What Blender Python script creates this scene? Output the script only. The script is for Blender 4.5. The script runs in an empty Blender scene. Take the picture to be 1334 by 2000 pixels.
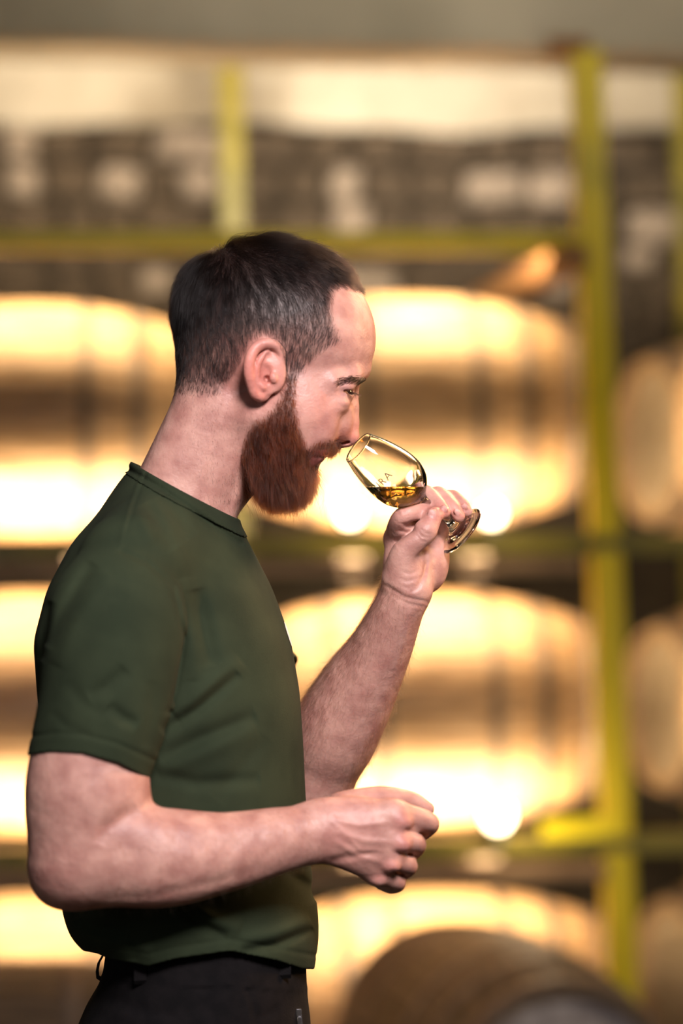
import bpy, bmesh, math, random, time
import numpy as np
from mathutils import Vector, Matrix
T0 = time.time()
rng = np.random.default_rng(7)
random.seed(7)
C = bpy.context.scene.collection
scene = bpy.context.scene

# ------------------------------------------------------------------ camera, light, exposure
FPX = 4940.0            # focal length in pixels of the 1334x2000 frame
CAMD = 2.6              # camera to the man's mid-plane (y = 0)
CZ = 1.62               # lens height above the floor
U = 1.0 / 1900.0        # one pixel at y = 0, in metres
cam_d = bpy.data.cameras.new('camera'); cam = bpy.data.objects.new('camera', cam_d); C.objects.link(cam)
cam.location = (0, -CAMD, CZ); cam.rotation_euler = (math.pi / 2, 0, 0)
cam_d.sensor_fit = 'VERTICAL'; cam_d.sensor_height = 36.0; cam_d.sensor_width = 24.0
cam_d.lens = FPX / 2000.0 * 36.0
cam_d.clip_start = 0.05; cam_d.clip_end = 60
cam_d.dof.use_dof = True; cam_d.dof.focus_distance = CAMD - 0.012
cam_d.dof.aperture_fstop = cam_d.lens / 1000.0 / 0.046
scene.camera = cam
vs = scene.view_settings
vs.view_transform = 'Standard'; vs.look = 'None'; vs.gamma = 1.0; vs.use_curve_mapping = False
vs.exposure = 0.0

world = bpy.data.worlds.new('world'); scene.world = world; world.use_nodes = True
world.node_tree.nodes['Background'].inputs[0].default_value = (1.0, 0.72, 0.5, 1)
world.node_tree.nodes['Background'].inputs[1].default_value = 0.03

def area_light(name, loc, target, size, power, color, size_y=None, spread=180):
    l = bpy.data.lights.new(name, 'AREA'); o = bpy.data.objects.new(name, l); C.objects.link(o)
    l.spread = math.radians(spread); l.energy = power; l.color = color; l.size = size
    if size_y: l.shape = 'RECTANGLE'; l.size_y = size_y
    o.location = loc
    o.rotation_euler = (Vector(target) - Vector(loc)).to_track_quat('-Z', 'Y').to_euler()
    return o
# lamps of the warehouse and added fill lights, all outside the frame
area_light('key_light', (0.52, -2.2, 3.0), (-0.05, 0, 1.52), 0.65, 12.5, (1.0, 0.88, 0.88), spread=52)
area_light('fill_light', (-1.6, -2.2, 1.9), (-0.1, 0, 1.5), 1.0, 1.0, (0.85, 0.92, 1.0), spread=90)
area_light('front_lamp', (2.1, 0.5, 2.3), (0.1, 0, 1.6), 0.5, 9, (1.0, 0.54, 0.25), spread=80)
area_light('back_lamp', (0.9, 1.3, 2.75), (-0.05, 0, 1.4), 0.5, 9, (1.0, 0.60, 0.30), spread=80)
area_light('beam_fill', (0.2, 1.5, 2.78), (0.2, 3.8, 3.0), 1.8, 4, (1.0, 0.88, 0.68), 0.2, spread=60)  # added fill with no fixture, brightens the downstand beam
area_light('rack_fill', (2.3, 2.2, 0.9), (0.0, 4.0, 2.9), 0.8, 14, (1.0, 0.84, 0.60))  # added fill from low right, lifts the beam and the rack posts
# ------------------------------------------------------------------ implicit modelling kit
def W(px, py, dy):
    y = dy * U; d = CAMD + y
    return np.array(((px - 667.0) * d / FPX, y, CZ - (py - 1000.0) * d / FPX))
def S(dy): return (CAMD + dy * U) / FPX
def proj(P):
    d = P[:, 1] + CAMD
    return P[:, 0] / d * FPX + 667.0, 1000.0 - (P[:, 2] - CZ) / d * FPX
class Op: pass
def mk(mode, fn, c, R, k=0.0):
    o = Op(); o.mode = mode; o.fn = fn; o.c = np.asarray(c, float); o.R = R; o.k = k; return o
def E(p, r, ang=0.0, yaw=0.0, k=8, mode='u', roll=0.0):
    """ellipsoid: centre (px,py,dy), radii (along, across in the image, in depth), ang turns it in the image, yaw about the vertical"""
    c = W(*p); s = S(p[2]); r = np.array((r[0], r[1], r[2])) * s
    a = math.radians(ang); M = np.array(((math.cos(a), 0, -math.sin(a)), (-math.sin(a), 0, -math.cos(a)), (0, 1, 0)))
    w = math.radians(yaw); Rz = np.array(((math.cos(w), -math.sin(w), 0), (math.sin(w), math.cos(w), 0), (0, 0, 1)))
    t = math.radians(roll); Rx = np.array(((1, 0, 0), (0, math.cos(t), -math.sin(t)), (0, math.sin(t), math.cos(t))))
    M = M @ Rx.T @ Rz.T
    def fn(P):
        q = (P - c) @ M.T
        k0 = np.sqrt(((q / r) ** 2).sum(1)); k1 = np.sqrt(((q / r ** 2) ** 2).sum(1))
        return k0 * (k0 - 1.0) / np.maximum(k1, 1e-6)
    return mk(mode, fn, c, r.max(), k * s)
def capf(A, B, ra, rb, q=1.0, f=None):
    ab = B - A; L2 = max(float(ab @ ab), 1e-12)
    if f is not None: f = np.asarray(f, float); f = f / np.linalg.norm(f)
    def fn(P):
        pa = P - A
        t = np.clip(pa @ ab / L2, 0, 1)
        rel = pa - t[:, None] * ab
        if f is not None:
            rel = rel + np.outer(rel @ f, f) * (1.0 / q - 1.0)
        return (np.sqrt((rel * rel).sum(1)) - (ra + (rb - ra) * t)) * (1.0 if f is None else math.sqrt(q))
    return fn
def K(a, b, ra, rb, k=8, mode='u', q=1.0, f=None):
    """tapering capsule between two (px,py,dy) points, optionally flattened by q along f"""
    A = W(*a); B = W(*b); ra = ra * S(a[2]); rb = rb * S(b[2])
    return mk(mode, capf(A, B, ra, rb, q, f), (A + B) / 2, np.linalg.norm(B - A) / 2 + max(ra, rb), k * S(a[2]))
def smin(a, b, k):
    if k <= 0: return np.minimum(a, b)
    h = np.maximum(k - np.abs(a - b), 0) / k
    return np.minimum(a, b) - h * h * k * 0.25
def G(ops, k=8, mode='u', kin=None):
    """group of ops blended first among themselves, then into the rest"""
    c = np.mean([o.c for o in ops], 0); R = max(np.linalg.norm(o.c - c) + o.R for o in ops)
    def fn(P): return ev(ops, P)
    return mk(mode, fn, c, R, k * U)
def chain(pts, k=8, q=1.0, f=None, mode='u'):
    """limb through points (px,py,dy,r), smoothly curved and tapering (a Catmull-Rom spine); q and f flatten it"""
    A = np.array([np.append(W(*p[:3]), p[3] * S(p[2])) for p in pts])
    T = np.eye(3)
    if f is not None:
        f = np.asarray(f, float); f = f / np.linalg.norm(f); T = T + np.outer(f, f) * (1.0 / q - 1.0)
    c = (A[:, :3].max(0) + A[:, :3].min(0)) / 2; R = max(np.linalg.norm(A[:, :3] - c, axis=1) + A[:, 3] * max(1, q)) * 1.04
    A[:, :3] = A[:, :3] @ T.T
    X = np.vstack((2 * A[0] - A[1], A, 2 * A[-1] - A[-2])); n = len(A) - 1
    X[0, 3] = A[0, 3]; X[-1, 3] = A[-1, 3]
    co = []
    for i in range(n):
        p0, p1, p2, p3 = X[i:i + 4]
        co.append((p1, 0.5 * (p2 - p0), 0.5 * (2 * p0 - 5 * p1 + 4 * p2 - p3), 0.5 * (3 * p1 - p0 - 3 * p2 + p3)))
    co = np.array(co)                                     # segment, power, xyzr
    ts = np.linspace(0, n, 3 * n + 1); si = np.minimum(ts.astype(int), n - 1); tt = ts - si
    pl = sum(co[si, m, :3] * tt[:, None] ** m for m in range(4))
    sq = 1.0 if f is None else math.sqrt(q); seglen = np.linalg.norm(pl[1:] - pl[:-1], axis=1); mid = (pl[1:] + pl[:-1]) / 2
    memo = [None, None]
    def fn(P):
        if memo[0] is P: return memo[1]
        Q = P @ T.T; qx, qy, qz = np.ascontiguousarray(Q[:, 0]), np.ascontiguousarray(Q[:, 1]), np.ascontiguousarray(Q[:, 2])
        lo_, hi_ = Q.min(0), Q.max(0); cc = (lo_ + hi_) / 2; br_ = np.linalg.norm(hi_ - lo_) / 2
        dm = np.linalg.norm(mid - cc, axis=1)
        cand = np.nonzero(dm - seglen / 2 <= (dm + seglen / 2).min() + 2 * br_)[0]     # only spine pieces that can be nearest here
        best = None
        for j in cand:
            ax, ay, az = pl[j]; ux, uy, uz = pl[j + 1] - pl[j]; L2 = max(ux * ux + uy * uy + uz * uz, 1e-12)
            wx, wy, wz = qx - ax, qy - ay, qz - az
            t = (wx * ux + wy * uy + wz * uz) / L2; np.clip(t, 0, 1, out=t)
            wx -= t * ux; wy -= t * uy; wz -= t * uz
            d = wx * wx + wy * wy + wz * wz; t = ts[j] + t * (ts[j + 1] - ts[j])
            if best is None: best, bt = d, t
            else:
                m = d < best; best = np.where(m, d, best); bt = np.where(m, t, bt)
        out = np.empty(len(P)); sg = np.clip(bt.astype(int), 0, n - 1)
        for s_ in range(sg.min(), sg.max() + 1):
            mk_ = sg == s_
            if not mk_.any(): continue
            al = mk_.all(); X_, Y_, Z_, t = (qx, qy, qz, bt - s_) if al else (qx[mk_], qy[mk_], qz[mk_], bt[mk_] - s_)
            k_ = co[s_]
            for it in range(3):
                w = [k_[0, c_] + t * (k_[1, c_] + t * (k_[2, c_] + t * k_[3, c_])) for c_ in range(3 if it < 2 else 4)]
                if it == 2: break
                v = [k_[1, c_] + t * (2 * k_[2, c_] + 3 * t * k_[3, c_]) for c_ in range(3)]
                t = np.clip(t - ((w[0] - X_) * v[0] + (w[1] - Y_) * v[1] + (w[2] - Z_) * v[2]) / np.maximum(v[0] * v[0] + v[1] * v[1] + v[2] * v[2], 1e-12), 0, 1)
            r_ = (np.sqrt((w[0] - X_) ** 2 + (w[1] - Y_) ** 2 + (w[2] - Z_) ** 2) - w[3]) * sq
            if al: out = r_
            else: out[mk_] = r_
        memo[0], memo[1] = P, out
        return out
    return mk(mode, fn, c, R, k * U)
def mir(fnop, *a, **kw):
    """the op and its mirror image on the far side of the head (dy -> -dy)"""
    def m(t):
        return (t[0], t[1], -t[2])
    out = [fnop(*a, **kw)]
    a2 = [m(t) if isinstance(t, tuple) and len(t) == 3 and i == 0 else t for i, t in enumerate(a)]
    if fnop is K: a2[1] = m(a[1])
    kw2 = dict(kw)
    if 'yaw' in kw2: kw2['yaw'] = -kw2['yaw']
    if 'roll' in kw2: kw2['roll'] = -kw2['roll']
    out.append(fnop(*a2, **kw2)); return out
def seg2(X, Y, pts):
    d = np.full(X.shape, 1e9)
    for (ax, ay), (bx, by) in zip(pts[:-1], pts[1:]):
        ux, uy = bx - ax, by - ay; L = max(ux * ux + uy * uy, 1e-9)
        t = np.clip(((X - ax) * ux + (Y - ay) * uy) / L, 0, 1)
        d = np.minimum(d, np.hypot(X - ax - t * ux, Y - ay - t * uy))
    return d
def stroke(pts, amp, w, dy, span=140, taper=True):
    """a crease (amp<0 cuts in, >0 raises) drawn along (px,py) points on the camera side; amp and w in pixels, reaching +-span in depth about dy"""
    amp = max(-0.9 * w, min(0.9 * w, amp))
    A = np.array(pts, float); cx, cy = (A.max(0) + A.min(0)) / 2
    c = W(cx, cy, dy); s = S(dy)
    R = math.hypot(*((A.max(0) - A.min(0)) / 2)) * s + span * U
    seg = np.hypot(*(A[1:] - A[:-1]).T); tot = max(seg.sum(), 1e-6); cum = np.concatenate(([0], np.cumsum(seg)))
    y0 = dy * U
    def fn(P):
        X, Y = proj(P); best = np.full(X.shape, 1e9); bt = np.zeros(X.shape)
        for i in range(len(A) - 1):
            u = A[i + 1] - A[i]; L = max(u @ u, 1e-9)
            t = np.clip(((X - A[i, 0]) * u[0] + (Y - A[i, 1]) * u[1]) / L, 0, 1)
            d = np.hypot(X - A[i, 0] - t * u[0], Y - A[i, 1] - t * u[1]); m = d < best
            best = np.where(m, d, best); bt = np.where(m, (cum[i] + t * seg[i]) / tot, bt)
        g = np.exp(-(best / w) ** 2)
        if taper: g = g * np.clip(4 * bt * (1 - bt), 0, 1) ** 0.5
        g = g * np.clip((span * U - np.abs(P[:, 1] - y0)) / (0.35 * span * U), 0, 1)
        return -amp * s * g
    return mk('d', fn, c, R + 2.5 * w * s, 0)
def ev(ops, P, only=None):
    d = np.full(len(P), 1.0)
    for o in (ops if only is None else only):
        if o.mode == 'd': d = d + o.fn(P); continue
        if o.mode == 'h': d = np.maximum(d, -(d + o.k)); continue
        b = o.fn(P)
        if o.mode == 'u': d = smin(d, b, o.k)
        elif o.mode == 's': d = -smin(-d, b, o.k)
        elif o.mode == 'i': d = -smin(-d, -b, o.k)
    return d
def mesh_sdf(ops, h, lo, hi, n=16, smooth=2):
    """sparse surface nets of the ops at cell size h; returns vertices and quads of one continuous surface"""
    B = n * h; lo = np.asarray(lo, float); nb = np.ceil((np.asarray(hi) - lo) / B).astype(int)
    ii = np.stack(np.meshgrid(*[np.arange(k) for k in nb], indexing='ij'), -1).reshape(-1, 3)
    cen = lo + (ii + 0.5) * B
    br = B * 0.8661
    act = np.zeros((len(ii), len(ops)), bool)
    for j, o in enumerate(ops):
        act[:, j] = (o.mode in 'ih') | (np.linalg.norm(cen - o.c, axis=1) < o.R + o.k + br + 3 * h)
    d = ev(ops, cen)
    keep = np.abs(d) < br * 1.25 + 0.006
    ii, act, cen = ii[keep], act[keep], cen[keep]
    g = np.arange(n + 1) * h
    loc = np.stack(np.meshgrid(g, g, g, indexing='ij'), -1).reshape(-1, 3)
    N = (nb * n + 2).astype(np.int64)
    VID, VP, Q = [], [], []
    offs = [np.array(t) for t in ((0,0,0),(1,0,0),(0,1,0),(1,1,0),(0,0,1),(1,0,1),(0,1,1),(1,1,1))]
    def gid(a): return (a[:, 0] * N[1] + a[:, 1]) * N[2] + a[:, 2]
    done = {}; cur = -1
    for bi in range(len(ii)):
        if ii[bi, 0] != cur:
            cur = ii[bi, 0]; done = {k_: v_ for k_, v_ in done.items() if k_[0] >= cur - 1}
        sub = [ops[j] for j in np.nonzero(act[bi])[0]]
        o0 = lo + ii[bi] * B
        D = ev(sub, loc + o0).reshape(n + 1, n + 1, n + 1)
        bx, by, bz = map(int, ii[bi])
        for key, dst, src in (((bx - 1, by, bz), np.s_[0], np.s_[n]), ((bx, by - 1, bz), np.s_[:, 0], np.s_[:, n]), ((bx, by, bz - 1), np.s_[:, :, 0], np.s_[:, :, n])):
            if key in done: D[dst] = done[key][src]          # neighbours agree on the shared face
        done[(bx, by, bz)] = D
        ins = D < 0
        if ins.all() or not ins.any(): continue
        cnt = sum(ins[a[0]:n + a[0], a[1]:n + a[1], a[2]:n + a[2]].astype(np.int8) for a in offs)
        cells = np.argwhere((cnt > 0) & (cnt < 8))
        if len(cells):
            acc = np.zeros((len(cells), 3)); num = np.zeros(len(cells))
            cv = [D[cells[:, 0] + a[0], cells[:, 1] + a[1], cells[:, 2] + a[2]] for a in offs]
            for p, q in ((0,1),(2,3),(4,5),(6,7),(0,2),(1,3),(4,6),(5,7),(0,4),(1,5),(2,6),(3,7)):
                m = (cv[p] < 0) != (cv[q] < 0)
                t = np.where(m, cv[p] / np.where(m, cv[p] - cv[q], 1), 0)
                pt = offs[p] + t[:, None] * (offs[q] - offs[p])
                acc += pt * m[:, None]; num += m
            VP.append(o0 + (cells + acc / num[:, None]) * h); VID.append(gid(cells + ii[bi] * n))
        for ax in range(3):
            sl0 = [slice(0, n)] * 3; sl1 = [slice(0, n)] * 3; sl1[ax] = slice(1, n + 1)
            a, b = ins[tuple(sl0)], ins[tuple(sl1)]
            e = np.argwhere(a != b)
            if not len(e): continue
            fl = a[e[:, 0], e[:, 1], e[:, 2]]
            base = e + ii[bi] * n
            u = np.zeros(3, int); v = np.zeros(3, int); u[(ax + 1) % 3] = 1; v[(ax + 2) % 3] = 1
            ok = (base - u - v >= 0).all(1); base, fl = base[ok], fl[ok]
            q = np.stack((gid(base - u - v), gid(base - v), gid(base), gid(base - u)), 1)
            q[~fl] = q[~fl][:, ::-1]; Q.append(q)
    VID = np.concatenate(VID); VP = np.concatenate(VP); Q = np.concatenate(Q)
    od = np.argsort(VID); VID = VID[od]; VP = VP[od]
    ix = np.searchsorted(VID, Q); ix = np.minimum(ix, len(VID) - 1)
    ok = (VID[ix] == Q).all(1); F = ix[ok]
    for it in range(smooth):
        for lam in (0.5, -0.52):
            a = np.zeros_like(VP); c = np.zeros(len(VP))
            for s_ in range(4):
                i, j = F[:, s_], F[:, (s_ + 1) % 4]
                for ax in range(3):
                    a[:, ax] += np.bincount(i, VP[j, ax], len(VP)) + np.bincount(j, VP[i, ax], len(VP))
                c += np.bincount(i, minlength=len(VP)) + np.bincount(j, minlength=len(VP))
            VP = VP + lam * (a / np.maximum(c, 1)[:, None] - VP)
    used = np.zeros(len(VP), bool); used[F.ravel()] = True
    re = np.cumsum(used) - 1
    return VP[used], re[F]
def big_piece(V, F):
    """keep only the largest connected surface"""
    lab = np.arange(len(V))
    for _ in range(400):
        m = lab[F].min(1); new = lab.copy()
        for s_ in range(4): np.minimum.at(new, F[:, s_], m)
        new = new[new]
        if (new == lab).all(): break
        lab = new
    roots, cnt = np.unique(lab, return_counts=True)
    k = lab == roots[cnt.argmax()]
    re = np.cumsum(k) - 1
    return V[k], re[F[k[F].all(1)]]
def np_mesh(name, V, F, mat=None, smooth=True):
    me = bpy.data.meshes.new(name); nv, nf = len(V), len(F); kf = F.shape[1]
    me.vertices.add(nv); me.vertices.foreach_set('co', np.ascontiguousarray(V, np.float32).ravel())
    me.loops.add(nf * kf); me.loops.foreach_set('vertex_index', np.ascontiguousarray(F, np.int32).ravel())
    me.polygons.add(nf); me.polygons.foreach_set('loop_start', np.arange(0, nf * kf, kf, dtype=np.int32))
    me.polygons.foreach_set('use_smooth', np.full(nf, smooth))
    me.update(calc_edges=True)
    if mat: me.materials.append(mat)
    return me
def set_col(me, col, name='Col'):
    a = me.color_attributes.new(name, 'FLOAT_COLOR', 'POINT')
    c = np.ones((len(col), 4), np.float32); c[:, :3] = col; a.data.foreach_set('color', c.ravel())
def vnormals(V, F):
    n = np.cross(V[F[:, 2]] - V[F[:, 0]], V[F[:, 3]] - V[F[:, 1]]) if F.shape[1] == 4 else np.cross(V[F[:, 1]] - V[F[:, 0]], V[F[:, 2]] - V[F[:, 0]])
    out = np.zeros_like(V)
    for s_ in range(F.shape[1]):
        for ax in range(3): out[:, ax] += np.bincount(F[:, s_], n[:, ax], len(V))
    return out / np.maximum(np.linalg.norm(out, axis=1), 1e-12)[:, None]
def in_poly(X, Y, poly):
    r = np.zeros(X.shape, bool); n = len(poly)
    for i in range(n):
        (x0, y0), (x1, y1) = poly[i], poly[(i + 1) % n]
        if y0 == y1: continue
        c = ((y0 > Y) != (y1 > Y)) & (X < (x1 - x0) * (Y - y0) / (y1 - y0) + x0)
        r ^= c
    return r
def poly_mask(X, Y, poly, soft):
    """1 inside, 0 outside, a soft edge of the given width in pixels"""
    d = seg2(X, Y, list(poly) + [poly[0]]); ins = in_poly(X, Y, poly)
    return np.clip(0.5 + np.where(ins, d, -d) / soft, 0, 1)
def loft(levels, pw=2.3, mode='u', k=10, halfw_far=None):
    """upright trunk through levels (py, back px, front px, half width px); section is a superellipse"""
    L = np.array(sorted(levels), float)
    z = np.array([W(0, l[0], 0)[2] for l in L]); xb = np.array([W(l[1], l[0], 0)[0] for l in L]); xf = np.array([W(l[2], l[0], 0)[0] for l in L]); hw = L[:, 3] * U
    o = np.argsort(z); z, xb, xf, hw = z[o], xb[o], xf[o], hw[o]
    zz = np.linspace(z[0], z[-1], 200)
    def sm(v):
        w = np.interp(zz, z, v); ker = np.hanning(15); ker /= ker.sum()
        return np.convolve(np.pad(w, 7, mode='edge'), ker, 'valid')
    XB, XF, HW = sm(xb), sm(xf), sm(hw)
    def fn(P):
        b = np.interp(P[:, 2], zz, XB); f = np.interp(P[:, 2], zz, XF); w = np.interp(P[:, 2], zz, HW)
        a = (f - b) / 2; u = np.abs(P[:, 0] - (f + b) / 2) / a; v = np.abs(P[:, 1]) / w
        r = (u ** pw + v ** pw) ** (1 / pw)
        d = (r - 1) * np.minimum(a, w)
        return np.maximum(d, np.maximum(zz[0] - P[:, 2], P[:, 2] - zz[-1]))
    c = np.array(((xb.mean() + xf.mean()) / 2, 0, (z[0] + z[-1]) / 2))
    R = math.sqrt(((z[-1] - z[0]) / 2) ** 2 + hw.max() ** 2 + ((xf.max() - xb.min()) / 2) ** 2)
    return mk(mode, fn, c, R, k * U)
def tag(o, label=None, cat=None, group=None, kind=None):
    if label: o['label'] = label
    if cat: o['category'] = cat
    if group: o['group'] = group
    if kind: o['kind'] = kind
    return o
def obj(name, me, parent=None, loc=None):
    o = bpy.data.objects.new(name, me); C.objects.link(o)
    if parent: o.parent = parent
    if loc is not None: o.location = loc
    return o
def fin(bm, name, m, parent=None):
    me = bpy.data.meshes.new(name); bm.to_mesh(me); bm.free(); me.materials.append(m); return obj(name, me, parent)
# ------------------------------------------------------------------ hair
def hair_mat(name, col, rough=0.35):
    m = bpy.data.materials.new(name); m.use_nodes = True; nt = m.node_tree; nt.nodes.clear()
    out = nt.nodes.new('ShaderNodeOutputMaterial'); h = nt.nodes.new('ShaderNodeBsdfHairPrincipled')
    h.parametrization = 'COLOR'; h.inputs['Color'].default_value = (*col, 1); h.inputs['Roughness'].default_value = rough; h.inputs['Radial Roughness'].default_value = 0.4
    h.inputs['Random Roughness'].default_value = 0.3; h.inputs['IOR'].default_value = 1.36
    mix = nt.nodes.new('ShaderNodeMixRGB'); at = nt.nodes.new('ShaderNodeAttribute'); at.attribute_name = 'tint'
    mix.blend_type = 'MULTIPLY'; mix.inputs[0].default_value = 1; mix.inputs[1].default_value = (*col, 1)
    nt.links.new(at.outputs['Color'], mix.inputs[2]); nt.links.new(mix.outputs[0], h.inputs['Color'])
    nt.links.new(h.outputs[0], out.inputs[0]); return m
def make_curves(name, pts, mat, parent, r0, r1=None, tint=None):
    n, k, _ = pts.shape
    cu = bpy.data.hair_curves.new(name); cu.add_curves([k] * n)
    cu.attributes['position'].data.foreach_set('vector', np.ascontiguousarray(pts, np.float32).ravel())
    a = cu.attributes.get('radius') or cu.attributes.new('radius', 'FLOAT', 'POINT')
    r = np.linspace(r0, r0 * 0.35 if r1 is None else r1, k)
    a.data.foreach_set('value', np.tile(r, n).astype(np.float32))
    t = cu.attributes.new('tint', 'FLOAT_COLOR', 'CURVE')
    c = np.ones((n, 4), np.float32)
    c[:, :3] = tint if tint is not None else (0.7 + 0.6 * rng.random((n, 1)))
    t.data.foreach_set('color', c.ravel())
    cu.materials.append(mat)
    o = bpy.data.objects.new(name, cu); C.objects.link(o); o.parent = parent; return o
def roots(V, F, N, n, wt):
    """n random surface points, chance weighted by the per-vertex weight"""
    a = 0.5 * np.linalg.norm(np.cross(V[F[:, 2]] - V[F[:, 0]], V[F[:, 3]] - V[F[:, 1]]), axis=1) * wt[F].mean(1)
    i = rng.choice(len(F), n, p=a / a.sum())
    w = rng.dirichlet((1, 1, 1, 1), n)
    P = (V[F[i]] * w[:, :, None]).sum(1); Nn = (N[F[i]] * w[:, :, None]).sum(1)
    return P, Nn / np.linalg.norm(Nn, axis=1)[:, None]
def flow(P, anchors, side_sign=True):
    """direction field from anchors (px,py, dx,dy in the image, outward depth)"""
    X, Y = proj(P); A = np.array(anchors, float)
    w = 1.0 / ((X[:, None] - A[:, 0]) ** 2 + (Y[:, None] - A[:, 1]) ** 2 + 300.0) ** 1.5
    w /= w.sum(1)[:, None]
    d = w @ A[:, 2:5]
    out = np.stack((d[:, 0], d[:, 2] * np.sign(P[:, 1] + 1e-9), -d[:, 1]), 1)
    return out / np.maximum(np.linalg.norm(out, axis=1), 1e-6)[:, None]
def grow(P, N, D, L, k, lift, hmin, ops, droop=0.0, jit=0.25, D2=None):
    """strands of length L along D, pushed out so that they lie on the skin"""
    n = len(P); pts = np.zeros((n, k, 3)); pts[:, 0] = P - N * 0.0004
    J = rng.normal(0, jit, (n, 3)); p = P.copy(); st = (L / (k - 1))[:, None]
    for i in range(1, k):
        t = i / (k - 1)
        d = D + J * (0.4 + 0.6 * t) + N * (lift * (1 - t))[:, None] + np.array((0, 0, -droop)) * t
        if D2 is not None: d = d + D2 * t
        d /= np.linalg.norm(d, axis=1)[:, None]
        p = p + d * st
        s = ev(ops, p); short = np.maximum(hmin * min(1, 2 * t) - s, 0); p = p + N * short[:, None]
        pts[:, i] = p
    return pts
def trim(pts, poly, soft=7, keep=2, mask=False):
    """shorten strands to an outline seen from the side (as a barber would), with a ragged edge"""
    n, k, _ = pts.shape
    X, Y = proj(pts.reshape(-1, 3)); ins = in_poly(X, Y, poly); d = seg2(X, Y, poly + [poly[0]])
    sd = np.where(ins, -d, d).reshape(n, k); lim = (np.abs(rng.normal(0, soft, n)) * (1 + 3 * (rng.random(n) < 0.04)))[:, None]
    out = sd > lim; first = np.where(out.any(1), out.argmax(1), k).clip(1, k)
    ok = first >= keep
    res = pts.copy(); u = np.linspace(0, 1, k)
    fr = (first - 1) / (k - 1)
    for j in range(k):
        t = u[j] * fr * (k - 1); i0 = np.minimum(t.astype(int), k - 2); w = (t - i0)[:, None]; ar = np.arange(n)
        res[:, j] = pts[ar, i0] * (1 - w) + pts[ar, i0 + 1] * w
    return (res[ok], ok) if mask else res[ok]
def clump(pts, cell, amt, seed=3):
    """draw neighbouring strands together towards their tips"""
    r = np.random.default_rng(seed); n, k, _ = pts.shape
    cen = r.choice(n, max(2, int(n / cell)), replace=False); root = pts[:, 0]
    own = np.zeros(n, int)
    for i in range(0, n, 2000):
        d = ((root[i:i + 2000, None] - root[None, cen]) ** 2).sum(2); own[i:i + 2000] = cen[d.argmin(1)]
    t = np.linspace(0, 1, k)[None, :, None] ** 1.1; w = amt * (0.5 + 0.5 * r.random((n, 1, 1))) * t
    return pts * (1 - w) + (pts[own] + (root - root[own])[:, None] * 0.15) * w, own
SCALP = [(320, 420), (600, 430), (690, 505), (702, 562), (674, 550), (653, 560), (644, 588), (642, 610), (650, 640), (660, 664), (640, 672), (626, 682), (605, 700), (590, 720), (578, 738), (564, 744), (560, 720), (556, 696), (548, 672), (530, 652), (505, 650), (485, 664), (474, 690), (466, 708), (452, 722), (440, 745), (428, 764), (400, 768), (370, 764), (340, 762), (300, 700)]
BEARD = [(562, 738), (578, 734), (574, 765), (575, 795), (580, 825), (590, 860), (602, 876), (622, 864), (642, 861), (664, 868), (666, 882), (636, 887), (612, 890), (603, 895), (608, 908), (622, 914), (650, 925), (640, 1000), (480, 1010), (474, 930), (474, 890), (482, 855), (494, 828), (512, 820), (530, 806), (545, 785), (556, 760)]
BEARD_OUT = [(561, 736), (580, 732), (577, 765), (579, 795), (584, 825), (594, 858), (606, 870), (625, 859), (650, 858), (664, 868), (662, 880), (646, 888), (628, 885), (612, 888), (602, 896), (606, 910), (618, 917), (619, 940), (614, 958), (605, 980), (590, 993), (575, 1000), (559, 1002), (535, 1000), (518, 991), (505, 976), (495, 950), (482, 925), (470, 905), (468, 880), (478, 850), (488, 824), (510, 810), (530, 798), (545, 773), (556, 753)]
HAIR_OUT = [(334, 577), (340, 544), (366, 513), (395, 496), (424, 482), (461, 458), (492, 450), (525, 447), (562, 460), (600, 475), (630, 486), (656, 498), (682, 518), (699, 536), (712, 556), (719, 572), (716, 592), (704, 578), (692, 568), (668, 560), (650, 566), (643, 590), (643, 612), (652, 640), (664, 664), (640, 676), (626, 688), (605, 706), (588, 726), (578, 742), (562, 748), (558, 722), (554, 696), (546, 672), (530, 655), (505, 655), (487, 668), (477, 692), (468, 712), (455, 728), (442, 750), (430, 770), (400, 776), (370, 772), (347, 768), (347, 740), (345, 694), (334, 645)]
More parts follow.
